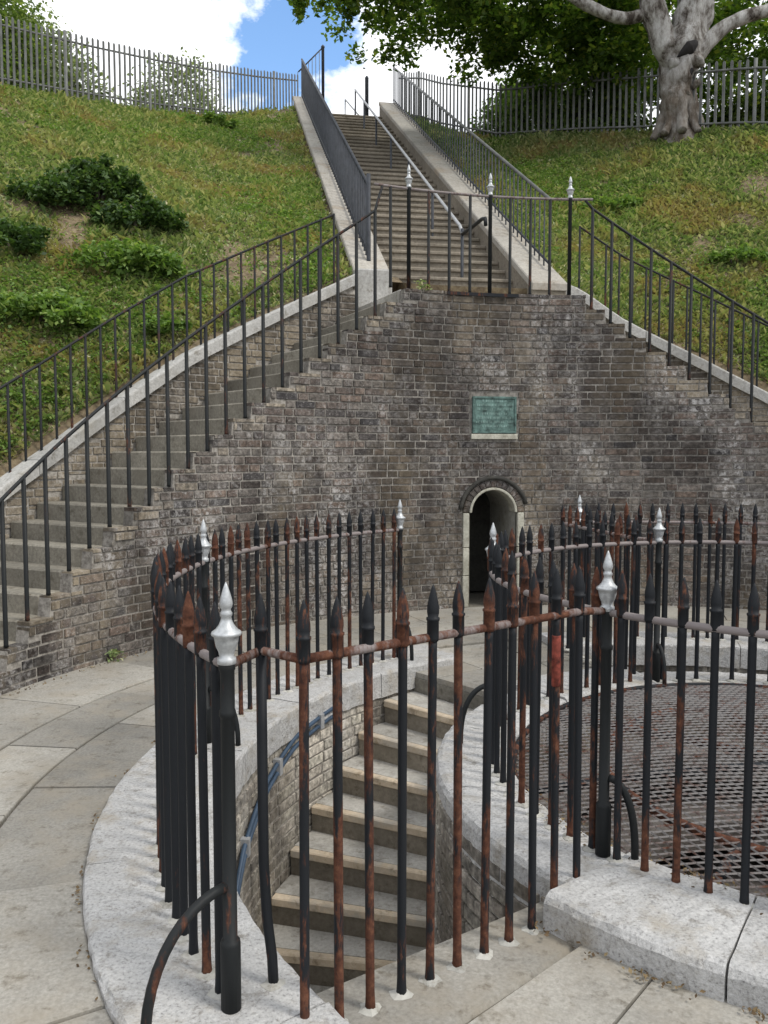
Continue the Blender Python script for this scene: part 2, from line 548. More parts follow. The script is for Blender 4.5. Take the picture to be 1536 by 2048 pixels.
def sweep(prof, th0, th1, zf=None, step=2.5, jit=0.0, seed=0):
    """cross-section (radius, height) carried round the shaft centre from th0 to th1"""
    n = max(1, int(abs(th1 - th0) / step))
    r_ = random.Random(seed)
    V_, F_ = [], []
    m = len(prof)
    for i in range(n + 1):
        th = th0 + (th1 - th0) * i / n
        dz = zf(th) if zf else 0
        for (r, z) in prof:
            j = (r_.uniform(-jit, jit), r_.uniform(-jit, jit))
            V_.append(P(r + j[0], th, z + dz + j[1]))
    for i in range(n):
        for k in range(m):
            a = i * m + k; b = i * m + (k + 1) % m
            F_.append((a, b, b + m, a + m))
    F_.append(tuple(range(m - 1, -1, -1)))
    F_.append(tuple(range(n * m, (n + 1) * m)))
    return V_, F_


def fix(me):
    bm = bmesh.new(); bm.from_mesh(me)
    bmesh.ops.recalc_face_normals(bm, faces=bm.faces)
    bm.to_mesh(me); bm.free()
    return me


def bevel(me, w, seg=1):
    bm = bmesh.new(); bm.from_mesh(me)
    bmesh.ops.recalc_face_normals(bm, faces=bm.faces)
    bmesh.ops.bevel(bm, geom=list(bm.edges), offset=w, segments=seg, affect='EDGES', profile=0.6)
    bm.to_mesh(me); bm.free()
    return me


def solid(name, vf, mat, parent=None, bev=0.0, smooth=False, seg=1):
    me = make_mesh(name, vf[0], vf[1], mat, smooth)
    if bev: bevel(me, bev, seg)
    else: fix(me)
    return put(name, me, parent)


def round_prof(r0, r1, z0, z1, c):
    return [(r0, z0), (r1, z0), (r1, z1 - c), (r1 - c * 0.3, z1 - c * 0.3), (r1 - c, z1), (r0 + c, z1), (r0 + c * 0.3, z1 - c * 0.3), (r0, z1 - c)]


# ------------------------------------------------------------------ brick laying
def unit_brick():
    c = 0.05
    # x: length, y: depth (front face at y=-0.5), z: height, unit size; front edges worn
    fr = [(-0.5 + c * 0.4, -0.5, -0.5 + c), (0.5 - c * 0.4, -0.5, -0.5 + c), (0.5 - c * 0.4, -0.5, 0.5 - c), (-0.5 + c * 0.4, -0.5, 0.5 - c)]
    md = [(-0.5, -0.43, -0.5), (0.5, -0.43, -0.5), (0.5, -0.43, 0.5), (-0.5, -0.43, 0.5)]
    bk = [(-0.5, 0.5, -0.5), (0.5, 0.5, -0.5), (0.5, 0.5, 0.5), (-0.5, 0.5, 0.5)]
    v = fr + md + bk
    f = [(0, 1, 2, 3)]
    for k in range(4):
        j = (k + 1) % 4
        f.append((k + 4, j + 4, j, k)); f.append((k + 8, j + 8, j + 4, k + 4))
    return v, f


UBV, UBF = unit_brick()
UBV = np.array(UBV); UBF = np.array(UBF)
BRICK_ME = {}


def brick_mesh(mat):
    if mat not in BRICK_ME:
        BRICK_ME[mat] = make_mesh('brick', UBV, UBF, mat)
    return BRICK_ME[mat]


def lay_bricks(parent, R, face, th0, th1, ztop, zbot, mat, skip=None, z0=0.0, course=0.073, nmax=300, seed=1, zmax=4, edge=None):
    """face = -1: the brick face looks to the shaft centre, +1: away from it"""
    r_ = random.Random(seed)
    items = []
    L_ARC = math.radians(th1 - th0) * R
    nc = int((zmax - z0) / course)
    for c in range(nc):
        zb = z0 + c * course
        s = -r_.random() * 0.02 - (0.16 if c % 2 else 0.0)
        k = c % 2
        while s < L_ARC:
            ln = 0.215 if k % 2 == 0 else 0.1025
            ln *= r_.uniform(0.90, 1.06)
            k += 1
            todo = [(max(s, 0), min(s + ln, L_ARC), 0)]
            s += ln + 0.012
            dj = r_.uniform(-0.004, 0.006)
            while todo:
                a, b, lev = todo.pop()
                if b - a < 0.022:
                    continue
                th = th0 + math.degrees((a + b) / 2 / R)
                w = math.degrees((b - a) / 2 / R)
                zts = (ztop(th - w), ztop(th + w), ztop(th))
                zls = (zbot(th - w), zbot(th + w), zbot(th))
                lo, hi = max([zb] + list(zls)), min([zb + course - 0.0145] + list(zts))
                zc = (lo + hi) / 2
                bad = hi - lo < 0.014 or (skip and skip(th, zc, w))
                if bad:                       # cut the brick to fit
                    if lev < 3:
                        todo += [(a, (a + b) / 2, lev + 1), ((a + b) / 2, b, lev + 1)]
                    continue
                items.append((th, zc, b - a, hi - lo, dj))
    depth = 0.115

    def key(it):
        p = P(R, it[0], it[1])
        x, y, d = project(p)
        vis = d > 0.2 and -60 < x < 1600 and -60 < y < 2110
        return (0 if vis else 1, d)
    items.sort(key=key)
    rest = {}
    for i, (th, zc, ln, h, dj) in enumerate(items):
        rc = R - face * (depth / 2) - face * dj * 0 + (-face) * (-dj) * 0 + face * dj
        p = P(rc, th, zc)
        # local -y is the face direction
        ang = math.radians(th) + (PI / 2 if face > 0 else -PI / 2)
        mt = mat
        if edge and edge(th, zc, (i * 7919 % 100) / 100):
            mt = 'buff_brick'
        if i < nmax:
            put('brick', brick_mesh(mt), parent, p, ang, (ln, depth, h))
        else:
            rest_v, rest_f = rest.setdefault(mt, ([], []))
            q = UBV * np.array([ln, depth, h])
            ca, sa = math.cos(ang), math.sin(ang)
            o = sum(len(v) for v in rest_v)
            rest_v.append(np.stack([q[:, 0] * ca - q[:, 1] * sa + p[0], q[:, 0] * sa + q[:, 1] * ca + p[1], q[:, 2] + p[2]], 1))
            rest_f.append(UBF + o)
    for mt, (rest_v, rest_f) in rest.items():
        m2 = make_mesh('brickwork', np.concatenate(rest_v), np.concatenate(rest_f), mt)
        tag(put('brickwork', m2, parent), kind='stuff')


# ------------------------------------------------------------------ heights of the bowl
def interp(x, tab):
    xs = [t[0] for t in tab]; ys = [t[1] for t in tab]
    return float(np.interp(x, xs, ys))


N_SIDE = 22
RISE = Z_LAND / N_SIDE
TL_TOP = 113.0     # angle where the left side stairs reach the landing
TR_TOP = 90.1


def stair_z(th):
    """tread height of the side stairs and landing over the main wall at angle th"""
    if th > TL_TOP:
        k = (TH_L - th) / (TH_L - TL_TOP) * N_SIDE
    elif th < TR_TOP:
        k = (th - TH_R) / (TR_TOP - TH_R) * N_SIDE
    else:
        return Z_LAND
    return max(0.0, math.floor(k + 1e-6)) * RISE


COPE = [(36.8, 0.45), (68.4, 2.28), (75.2, 2.69), (83.2, 3.14), (88.0, 3.50), (90.5, 3.60), (110, 3.62), (113, 3.60), (122.2, 3.11), (131.1, 2.62),
        (138.1, 2.14), (145.5, 1.62), (150.1, 1.32), (158, 0.84), (167, 0.42), (172, 0.35)]


def cope_z(th):
    return interp(th, COPE)


CREST = [(-20, 9.5, 2.0), (30, 9.4, 4.6), (50, 9.8, 5.8), (69.4, 10.49, 6.69), (77.4, 11.29, 7.07), (89.1, 13.32, 7.88), (93.7, 15.15, 8.75), (95.8, 16.91, 9.40), (99.44, 17.05, 9.45),
         (103.4, 17.91, 9.62), (110.8, 15.75, 8.72), (121.3, 13.95, 7.93), (129.5, 12.86, 7.39), (140, 12.0, 6.7), (155, 11.4, 5.6), (175, 11, 3.6), (200, 11, 1.2)]


def crest(th):
    return interp(th, [(a, b) for a, b, c in CREST]), interp(th, [(a, c) for a, b, c in CREST])


def fade(th):
    """the bowl's banks run out to level ground behind the camera"""
    if -20 <= th <= 200:
        return min(1.0, (th + 20) / 30.0, (200 - th) / 20.0)
    return 0.0


def ground_z(x, y, rough=True):
    dx, dy = x - CX, y - CY
    R = math.hypot(dx, dy); th = math.degrees(math.atan2(dy, dx))
    if th < -90: th += 360
    rc, zc = crest(th)
    zi = (cope_z(th) - 0.08) if 30 < th < 180 else 0.0
    if R <= 6.15:
        z = zi
    elif R < rc:
        t = (R - 6.15) / (rc - 6.15)
        z = zi + (zc - zi) * t
        if rough:
            z += 0.10 * noise.noise((x * 0.55, y * 0.55, 2.0)) * min(1, t * 8) * min(1, (1 - t) * 5)
    else:
        z = zc - 0.012 * min(R - rc, 400)
        z = max(z, -1.2)
    z *= fade(th)
    # trench for the long flight
    r = dx * U[0] + dy * U[1]; l = dx * V[0] + dy * V[1]
    zf = Z_LAND + SLOPE * (r - R0F)
    if 6.3 < r < R_TOP + 0.6 and -1.36 < l < 0.93:
        z = min(z, zf - 0.9)
    elif 6.0 < r < R_TOP + 0.3 and -3.4 < l < 3.0:
        w = (-1.40 - l) / 2.0 if l < 0 else (l - 1.0) / 2.0
        w = min(1, max(0, w))
        zt = zf + 0.30
        if r > R_TOP - 2: zt = min(zt, Z_LAND + SLOPE * (R_TOP - R0F) + 0.05)
        k = min(1, max(0, (r - 6.0) / 1.6)); k = k * k * (3 - 2 * k)
        z += (zt - z) * (1 - w) * k
    return z


def on_slope(px, py):
    """where the line of sight through a pixel meets the bank"""
    d = ray(px, py)
    t = 6.0
    while t < 60:
        p = d * t + np.array([0, 0, EYE])
        if math.hypot(p[0] - CX, p[1] - CY) > 6.2 and p[2] < ground_z(p[0], p[1]):
            return p
        t += 0.04
    return d * 15 + np.array([0, 0, EYE])


# ================================================================== SETTING
def build_ground():
    # level ground out to the horizon, open over the shaft
    rs = [3.10, 3.4, 4.9, 6.2, 8, 11, 16, 24, 40, 80, 200, 700]
    n = 144
    v, f = [], []
    for r in rs:
        for k in range(n):
            v.append(P(r, 360 * k / n, -0.03 if r < 6.3 else -0.06 - 0.004 * (r - 6)))
    for i in range(len(rs) - 1):
        for k in range(n):
            a = i * n + k; b = i * n + (k + 1) % n
            f.append((a, b, b + n, a + n))
    g = put('ground', make_mesh('ground', v, f, 'joint_filling'))
    tag(g, kind='structure')
    # the flat sectors between the stairwells
    for (a, b) in ((100.5, 131.0), (214.6, 375)):
        s = sweep([(1.9, -0.16), (3.12, -0.16), (3.12, -0.06), (1.9, -0.06)], a, b)
        tag(solid('ground', s, 'joint_filling'), kind='structure')


def build_hillside():
    nth, tmin, tmax = 330, -20.0, 200.0
    ts = np.linspace(tmin, tmax, nth)
    fr = list(np.linspace(0, 1, 56)) + [1.02, 1.08, 1.2, 1.5, 2.2, 4, 9, 25]
    v, f = [], []
    for s in fr:
        for th in ts:
            rc, zc = crest(th)
            R = 6.17 + (rc - 6.17) * s
            x, y, _ = P(R, th)
            v.append((x, y, ground_z(x, y) - 0.01))
    for i in range(len(fr) - 1):
        for k in range(nth - 1):
            a = i * nth + k
            f.append((a, a + 1, a + 1 + nth, a + nth))
    h = put('hillside', make_mesh('hillside', v, f, 'soil', True))
    tag(h, kind='structure')


def build_pavement():
    pv = bpy.data.objects.new('pavement', None)
    COL.objects.link(pv); WLOC[pv.name] = Vector((0, 0, 0))
    pv['kind'] = 'structure'
    r_ = random.Random(5)
    rings = [(3.355, 3.775, (136, 152, 166.5, 181.3, 196.8, 210.5, 223)), (3.785, 4.185, (122, 131, 143, 158, 173, 186, 199, 211, 226)),
             (4.195, 4.86, (128, 140, 150, 163, 176, 188, 203, 216, 228))]
    for r0, r1, cuts in rings:
        full = list(cuts)
        a = full[0]
        while a > 62:
            a -= r_.uniform(10, 16); full.insert(0, a)
        a = full[-1]
        while a < 300:
            a += r_.uniform(10, 16); full.append(a)
        for a, b in zip(full[:-1], full[1:]):
            g = 0.005 / r0 * 57.3
            z = r_.uniform(-0.003, 0.004)
            s = sweep(round_prof(r0 + 0.003, r1 - 0.003, -0.029, z, 0.008), a + g, b - g, step=2.0)
            solid('flagstone', s, 'flagstone', pv)
    # flat sectors inside the outer kerb
    for a0, a1, cuts in ((223.2, 374.8, (230.6, 241, 252, 263, 274, 286, 297, 309, 320, 331, 343, 354, 365)), (100.8, 130.9, (110, 121))):
        ed = [a0] + list(cuts) + [a1]
        for a, b in zip(ed[:-1], ed[1:]):
            for r0, r1 in ((1.94, 2.62), (2.63, 3.35)):
                s = sweep(round_prof(r0 + 0.003, r1 - 0.003, -0.058, -0.022 + r_.uniform(-0.003, 0.003), 0.008), a + 0.13, b - 0.13, step=2)
                solid('flagstone', s, 'flagstone', pv)


# ================================================================== SHAFT, KERBS, SPIRAL STAIRS
def kerb_ring(name, label, r0, r1, z0, z1, cuts, seed, c=0.02):
    t = thing(name, label, 'kerb', P((r0 + r1) / 2, (cuts[0] + cuts[-1]) / 2, 0))
    for i, (a, b) in enumerate(zip(cuts[:-1], cuts[1:])):
        g = 0.003 / r0 * 57.3
        if name == 'granite_ring':
            wide = not (b < 218.7 and a > 130 or b < 101.5 and a > 11)
            r1, z1 = (1.975, 0.088) if wide else (1.835, 0.075)
            c = 0.032
        prof = [(r0, z0), (r1, z0), (r1, z1 - c), (r1 - c * 0.35, z1 - c * 0.3), (r1 - c, z1)]
        nn = 5
        for k in range(1, nn):
            prof.append((r1 - c + (r0 - r1 + 2 * c) * k / nn, z1 + 0.003 * math.sin(k * 2.1 + i)))
        prof += [(r0 + c, z1), (r0 + c * 0.35, z1 - c * 0.3), (r0, z1 - c)]
        s = sweep(prof, a + g, b - g, step=1.0, jit=0.0038, seed=seed + i)
        solid('kerb_stone', s, 'granite', t)
    return t


SP_RISE, SP_GO, SP_N = 0.165, 5.5, 16


def spiral(th_top, label, wall_label, detail=True, seed=3):
    base = P(2.4, th_top + 40, -SP_RISE * SP_N)
    t = thing('spiral_staircase', label, 'staircase', base)
    for k in range(1, SP_N + 1):
        a, b = th_top + SP_GO * (k - 1), th_top + SP_GO * k
        z = -SP_RISE * k
        ov = 0.9
        # tread with a worn tan strip along its front edge
        strip = 0.055 / 2.4 * 57.3
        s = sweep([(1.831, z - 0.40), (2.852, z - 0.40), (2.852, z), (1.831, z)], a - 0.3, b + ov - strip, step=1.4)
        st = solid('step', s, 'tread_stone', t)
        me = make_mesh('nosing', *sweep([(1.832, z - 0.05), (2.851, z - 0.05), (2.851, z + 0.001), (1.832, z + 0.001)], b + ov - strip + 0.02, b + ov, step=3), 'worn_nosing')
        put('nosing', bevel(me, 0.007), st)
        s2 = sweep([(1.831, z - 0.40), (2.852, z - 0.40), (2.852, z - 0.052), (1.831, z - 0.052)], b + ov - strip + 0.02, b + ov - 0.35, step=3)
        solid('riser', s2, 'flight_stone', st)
    # side walls of the opening
    w = thing('stairwell_wall', wall_label, 'wall', P(2.9, th_top + 40, -3.2))
    s = sweep([(R_IN + 0.008, -3.3), (3.3, -3.3), (3.3, -0.13), (R_IN + 0.008, -0.13)], th_top - 1.5, th_top + SP_GO * SP_N + 2)
    solid('mortar_bed', s, 'mortar', w)

    def zb(th):
        return -SP_RISE * (math.floor((th - th_top) / SP_GO + 0.15) + 1) - 0.02 if th > th_top else -0.1
    lay_bricks(w, R_IN, -1, th_top, th_top + SP_GO * SP_N, lambda th: -0.128, zb, 'stairwell_brick', z0=-2.9, nmax=300 if detail else 0, seed=seed, zmax=0)
    # end wall at the head of the flight
    return t


def build_shaft():
    # drum that carries the inner kerb
    d = thing('shaft_drum', 'rendered drum of the light well beneath the inner granite ring', 'shaft wall', P(1.7, 190, -3.4))
    solid('outer_face', sweep([(1.70, -3.4), (1.825, -3.4), (1.825, -0.02), (1.70, -0.02)], 0, 359.99, step=3), 'render_wall', d)
    lay_bricks(d, 1.842, 1, 178, 218.4, lambda th: -0.02, lambda th: -2.2, 'stairwell_brick', z0=-2.2, nmax=300, seed=14, zmax=0)
    solid('well_lining', sweep([(R_WELL, -6.0), (R_WELL + 0.12, -6.0), (R_WELL + 0.12, -0.03), (R_WELL, -0.03)], 0, 359.99, step=3), 'buff_brick', d)
    solid('well_floor', sweep([(0.01, -6.05), (R_WELL + 0.1, -6.05), (R_WELL + 0.1, -6.0), (0.01, -6.0)], 0, 359.99, step=6), 'joint_filling', d)
    for z, r in ((-0.28, 1.16), (-0.62, 0.92), (-1.0, 0.66)):
        solid('ledge', sweep([(r, z - 0.16), (R_WELL + 0.02, z - 0.16), (R_WELL + 0.02, z), (r, z)], 0, 359.99, step=4), 'well_stone', d)
    kerb_ring('granite_ring', 'pale granite ring kerb around the mesh covered light well', R_WELL, R_RING, -0.16, 0.095,
              [-25, 12, 40, 72, 101, 131, 160, 189, 218.6, 236.8, 252, 268, 300, 335], 40, 0.022)
    kerb_ring('granite_kerb', 'broad curved pale granite kerb beside the left flagstone path', R_IN - 0.02, R_OUT, -0.14, 0.036,
              [121.5, 138, 155.5, 173.5, 196, 217.6, 224.5], 70, 0.018)
    kerb_ring('granite_kerb', 'granite kerb of the stairwell in front of the right half of the brick wall', R_IN - 0.02, R_OUT, -0.14, 0.036,
              [-6, 14, 34, 54, 74, 93, 103], 90, 0.018)
    spiral(131.0, 'spiral stone steps with tan nosings descending behind the rusty railing', 'pale brick wall of the stairwell carrying two blue pipes', True, 3)
    spiral(15.0, 'spiral steps beyond the mesh covered well, hidden by railings', 'brick wall of the stairwell beyond the mesh covered well', False, 8)
    # threshold slabs at the deep ends
    for a, lab in ((218.6, 'grey stone threshold slab under the rusty end railing'), (102.6, 'stone threshold slab under the railing beyond the well')):
        s = sweep([(1.83, -0.2), (2.835, -0.2), (2.835, -0.040), (1.83, -0.040)], a - 4.2, a + 4.0, step=2)
        o = solid('threshold_slab', s, 'flagstone', None, 0.012)
        tag(o, lab, 'threshold')
    # conduits on the stairwell wall
    c = thing('blue_conduit', 'pair of blue pipes clipped along the stairwell brick wall', 'pipe', P(2.82, 168, -0.6))
    tab = [(145, -0.06), (152, -0.10), (158.4, -0.14), (166.6, -0.27), (175, -0.47), (178.8, -0.61), (190, -0.95), (205, -1.4)]
    for off in (0.0, -0.055):
        pts = [P(2.835, th, interp(th, tab) + off) for th in np.linspace(147, 205, 40)]
        solid('pipe', tube(pts, 0.013, 8), 'blue_plastic', c, smooth=True)
    for th in (152, 163, 174, 186):
        z = interp(th, tab)
        solid('clip', sweep([(2.815, z - 0.075), (2.862, z - 0.075), (2.862, z + 0.02), (2.815, z + 0.02)], th - 0.4, th + 0.4), 'galvanised', c)


def build_mesh_cover():
    t = thing('wire_mesh_cover', 'rusty wire mesh cover stretched over the round light well', 'mesh cover', P(0.7, 220, 0.0))

    def dome(x, y):
        q = (x * x + y * y) / (1.45 ** 2)
        return -0.015 + 0.10 * (1 - q) + 0.085 * max(0, min(1, (y - 0.2) / 1.2))
    for layer, (sp, dz, a0, w) in enumerate(((0.043, 0.0, 0.35, 0.0042),)):
        v, f = [], []
        for ang in (a0, a0 + PI / 3 * 1.15):
            ca, sa = math.cos(ang), math.sin(ang)
            o = -1.44
            while o < 1.44:
                h = math.sqrt(max(0, 1.45 ** 2 - o * o))
                n = max(2, int(h * 2 / 0.12))
                for i in range(n + 1):
                    s = -h + 2 * h * i / n
                    x, y = o * ca - s * sa, o * sa + s * ca
                    z = dome(x, y) + dz + (0.012 * noise.noise((x * 2.2, y * 2.2, 0)))
                    b = len(v)
                    for (ex, ez) in ((-w, 0), (w, 0), (0, w * 1.5)):
                        v.append((CX + x + ex * ca, CY + 0.05 + y + ex * sa, z + ez))
                    if i:
                        for k in range(3):
                            f.append((b - 3 + k, b - 3 + (k + 1) % 3, b + (k + 1) % 3, b + k))
                o += sp
        m = make_mesh('wire_mesh', v, f, 'worn_wire')
        tag(put('wire_mesh', m, t), kind='stuff')
    solid('rim_bar', tube([P(1.445, a, -0.01 + 0.09 * max(0, math.sin(math.radians(a)))) for a in range(0, 361, 6)], 0.016, 6), 'rusty_iron', t, smooth=True)
    for a in (5, 50, 95, 140):
        ca, sa = math.cos(math.radians(a)), math.sin(math.radians(a))
        pts = [(CX + s * ca, CY + 0.05 + s * sa, dome(s * ca, s * sa) - 0.022) for s in np.linspace(-1.44, 1.44, 20)]
        solid('support_bar', tube(pts, 0.024, 6), 'dark_iron', t, smooth=True)
    for r in (0.98,):
        solid('hoop', tube([P(r, a, dome(r * math.cos(math.radians(a)), r * math.sin(math.radians(a))) - 0.02) for a in range(0, 361, 8)], 0.024, 6), 'rusty_iron', t, smooth=True)


# ================================================================== RAILINGS
BAR_ME = {}
H_RAIL = 1.0165


def spear_bar(L, mat):
    k = ('bar', round(L, 2), mat)
    if k not in BAR_ME:
        BAR_ME[k] = make_mesh('bar', *lathe([(0.0175, 0), (0.015, 0.03), (0.0138, 0.06), (0.0138, L - 0.03), (0.0142, L)], 10), mat, True)
    return BAR_ME[k]


def spear_head(mat):
    k = ('spear', mat)
    if k not in BAR_ME:
        BAR_ME[k] = make_mesh('spear_head', *lathe([(0.0175, 0), (0.0185, 0.01), (0.0185, 0.062), (0.021, 0.064), (0.021, 0.071), (0.0165, 0.073), (0.0190, 0.088), (0.0185, 0.105), (0.0135, 0.132), (0.006, 0.160), (0.0012, 0.172)], 10), mat, True)
    return BAR_ME[k]


def plug_mesh():
    if 'plug' not in BAR_ME:
        v, f = lathe([(0.036, -0.004), (0.034, 0.003), (0.026, 0.006), (0.017, 0.010), (0.014, 0.012)], 11)
        v = [(x * (1 + 0.22 * math.sin(i * 2.3)), y * (1 + 0.2 * math.cos(i * 1.7)), z) for i, (x, y, z) in enumerate(v)]
        BAR_ME['plug'] = make_mesh('lead_plug', v, f, 'render_wall')
    return BAR_ME['plug']


def finial_mesh():
    if 'finial' not in BAR_ME:
        BAR_ME['finial'] = make_mesh('finial', *lathe([
            (0.021, 0.0), (0.026, 0.003), (0.026, 0.018), (0.020, 0.022), (0.0225, 0.036), (0.029, 0.050), (0.0325, 0.066), (0.0345, 0.078),
            (0.041, 0.082), (0.042, 0.087), (0.040, 0.091), (0.030, 0.098), (0.021, 0.110), (0.016, 0.122), (0.0135, 0.131), (0.0165, 0.136), (0.0172, 0.142),
            (0.0135, 0.148), (0.0128, 0.153), (0.0165, 0.159), (0.0185, 0.168), (0.0165, 0.180), (0.0110, 0.200), (0.0050, 0.218), (0.0010, 0.227)], 20), 'silver_paint', True)
    return BAR_ME['finial']


def post(t, p, z0, zr, mat='black_iron', struts=(), collars=True, sleeve=0.20):
    """stanchion with a base sleeve, a collar and an urn finial; struts are (direction in degrees, reach)"""
    L = zr - z0
    prof = [(0.029, 0), (0.029, sleeve - 0.012), (0.027, sleeve), (0.0205, sleeve + 0.003)] if sleeve else [(0.0205, 0)]
    if collars:
        prof += [(0.0195, L - 0.155), (0.0235, L - 0.150), (0.0235, L - 0.138), (0.0195, L - 0.132)]
    prof += [(0.019, L - 0.03), (0.0235, L - 0.02), (0.0235, L - 0.004), (0.0195, L)]
    me = make_mesh('post', *lathe(prof, 16), mat, True)
    o = put('post', me, t, (p[0], p[1], z0))
    put('finial', finial_mesh(), o, (p[0], p[1], zr - 0.008))
    for ang, reach, hs in struts:
        a = math.radians(ang)
        pts = []
        for s in np.linspace(0, 1, 12):
            h = hs * math.cos(s * PI / 2) ** 0.8
            d = 0.018 + reach * math.sin(s * PI / 2)
            pts.append((p[0] + d * math.cos(a), p[1] + d * math.sin(a), z0 + h))
        solid('strut', tube(pts, 0.0145, 8), mat, o, smooth=True)
    return o


def rail_tube(t, pts, r=0.014, mat='lit_rusty_rail', name='top_rail'):
    return solid(name, tube(pts, r, 8), mat, t, smooth=True)


def spiked(name, label, pts, z0, zr, mat='dark_iron', plug=True):
    t = thing(name, label, 'railing', (pts[0][0], pts[0][1], z0))
    bars = []
    for i, (x, y) in enumerate(pts):
        h = zr + random.uniform(-0.006, 0.006)
        b = put('bar', spear_bar(round(zr - z0, 2), mat), t, (x + random.uniform(-.003, .003), y + random.uniform(-.003, .003), z0 - 0.004))
        bl = WLOC[b.name]
        b.rotation_euler = (random.uniform(-.006, .006), random.uniform(-.006, .006), random.random() * 6)
        put('spear_head', spear_head('dark_iron'), b, (bl[0], bl[1], zr - 0.006))
        if plug:
            put('lead_plug', plug_mesh(), b, (bl[0], bl[1], z0))
        bars.append(b)
    return t, bars


def arc_pts(R, a, b, sp):
    n = max(1, int(round(abs(math.radians(b - a)) * R / sp)))
    return [P(R, a + (b - a) * i / n)[:2] for i in range(n + 1)]


def build_spiked_railings():
    R2, R1 = 3.08, 1.565
    zk = 0.036
    # A: round the outer kerb, from the near post to the head of the steps
    t, bars = spiked('spiked_railing', 'rusty spiked railing curving round the broad granite kerb on the left', arc_pts(R2, 130.9, 213.6, 0.115), zk, H_RAIL)
    rail_tube(t, [P(R2, a, H_RAIL) for a in np.linspace(129.8, 215.0, 60)])
    post(t, P(R2, 215.0), zk, H_RAIL + 0.012, struts=((228, 0.26, 0.36),))
    post(t, P(R2, 171.8), zk, H_RAIL + 0.012, struts=((350, 0.16, 0.30),))
    post(t, P(R2, 129.8), zk, H_RAIL + 0.012, struts=((100, 0.14, 0.3), (-50, 0.12, 0.3)))
    # B: across the deep end
    pa, pb = np.array(P(R2, 215.0)), np.array(P(1.60, 216.5))
    fa, fb = np.array(P(2.93, 217.9)), np.array(P(1.78, 218.1))
    n = 11
    feet = [fa + (fb - fa) * i / (n - 1) for i in range(n)]
    t, bars = spiked('spiked_railing', 'straight rusty spiked railing across the deep end of the spiral steps, between two finial posts', [q[:2] for q in feet], -0.042, 1.038, 'rusty_iron')
    rp = [(pa[0], pa[1], H_RAIL)] + [(-0.355, 2.435, 1.03)] + [(q[0], q[1], 1.042) for q in feet] + [(pb[0], pb[1], H_RAIL)]
    rail_tube(t, rp)
    eb = (-0.325, 2.42)
    pts = [(eb[0], eb[1], 0.03), (eb[0] - 0.004, eb[1], 0.12), (eb[0] - 0.02, eb[1] + 0.012, 0.24), (eb[0] - 0.028, eb[1] + 0.015, 0.4), (eb[0] - 0.03, eb[1] + 0.015, 1.03)]
    bo = solid('bar', tube(pts, 0.0155, 10), 'dark_iron', t, smooth=True)
    put('spear_head', spear_head('dark_iron'), bo, (eb[0] - 0.03, eb[1] + 0.015, 1.024))
    put('lead_plug', plug_mesh(), bo, (eb[0], eb[1], 0.036))
    b = bars[9]
    p = WLOC[b.name]
    sl = make_mesh('red_sleeve', *lathe([(0.0148, 0.84), (0.0158, 0.842), (0.0158, 1.015), (0.0148, 1.018)], 12), 'red_paint', True)
    put('red_sleeve', sl, b, p)
    # C: the ring round the light well
    zr = 0.078
    H1 = H_RAIL - 0.01
    t, bars = spiked('spiked_railing', 'spiked ring railing standing on the granite ring of the light well', arc_pts(R1, 0, 356, 0.117), zr, H1)
    rail_tube(t, [P(R1, a, H1) for a in np.linspace(0, 360, 110)])
    for a, st in ((216.3, ((335, 0.10, 0.30),)), (167.0, ((190, 0.15, 0.3),)), (100.3, ((280, 0.1, 0.25),)), (42.5, ()), (-15, ()), (272, ())):
        post(t, P(R1, a), zr, H1 + 0.012, struts=st)
    # D: round the further stairwell
    t, bars = spiked('spiked_railing', 'spiked railing curving in front of the right half of the brick wall', arc_pts(R2, 14.0, 97.6, 0.115), zk, H_RAIL)
    rail_tube(t, [P(R2, a, H_RAIL) for a in np.linspace(13, 98.6, 50)])
    post(t, P(R2, 98.6), zk, H_RAIL + 0.012)
    post(t, P(R2, 55.5), zk, H_RAIL + 0.012)
    post(t, P(R2, 13.0), zk, H_RAIL + 0.012)
    # E: across the deep end of that stairwell
    fa, fb = np.array(P(2.96, 102.2)), np.array(P(1.74, 102.6))
    feet = [fa + (fb - fa) * i / 10 for i in range(11)]
    t, bars = spiked('spiked_railing', 'straight spiked railing beyond the well, linking the ring railing to the outer one', [q[:2] for q in feet], 0.004, H_RAIL - 0.004)
    rail_tube(t, [P(R2, 98.6, H_RAIL)] + [(q[0], q[1], H_RAIL) for q in feet] + [P(R1, 100.3, H_RAIL)])


def plain_bar(L, r, mat, flat=False):
    k = ('plain', round(L, 2), r, mat, flat)
    if k not in BAR_ME:
        if flat:
            v, f = box(-r, r, -r * 0.3, r * 0.3, 0, L - r * 1.2)
            # pointed palisade head
            o = len(v)
            v = list(v) + [(-r * 0.25, 0, L), (r * 0.25, 0, L)]
            f = [q for q in f if q != (4, 5, 6, 7)] + [(4, 5, o + 1, o), (6, 7, o, o + 1), (5, 6, o + 1), (7, 4, o)]
            me = make_mesh('bar', v, f, mat); fix(me)
        else:
            me = make_mesh('bar', *lathe([(r * 1.1, 0), (r, 0.02), (r, L)], 8), mat, True)
        BAR_ME[k] = me
    return BAR_ME[k]


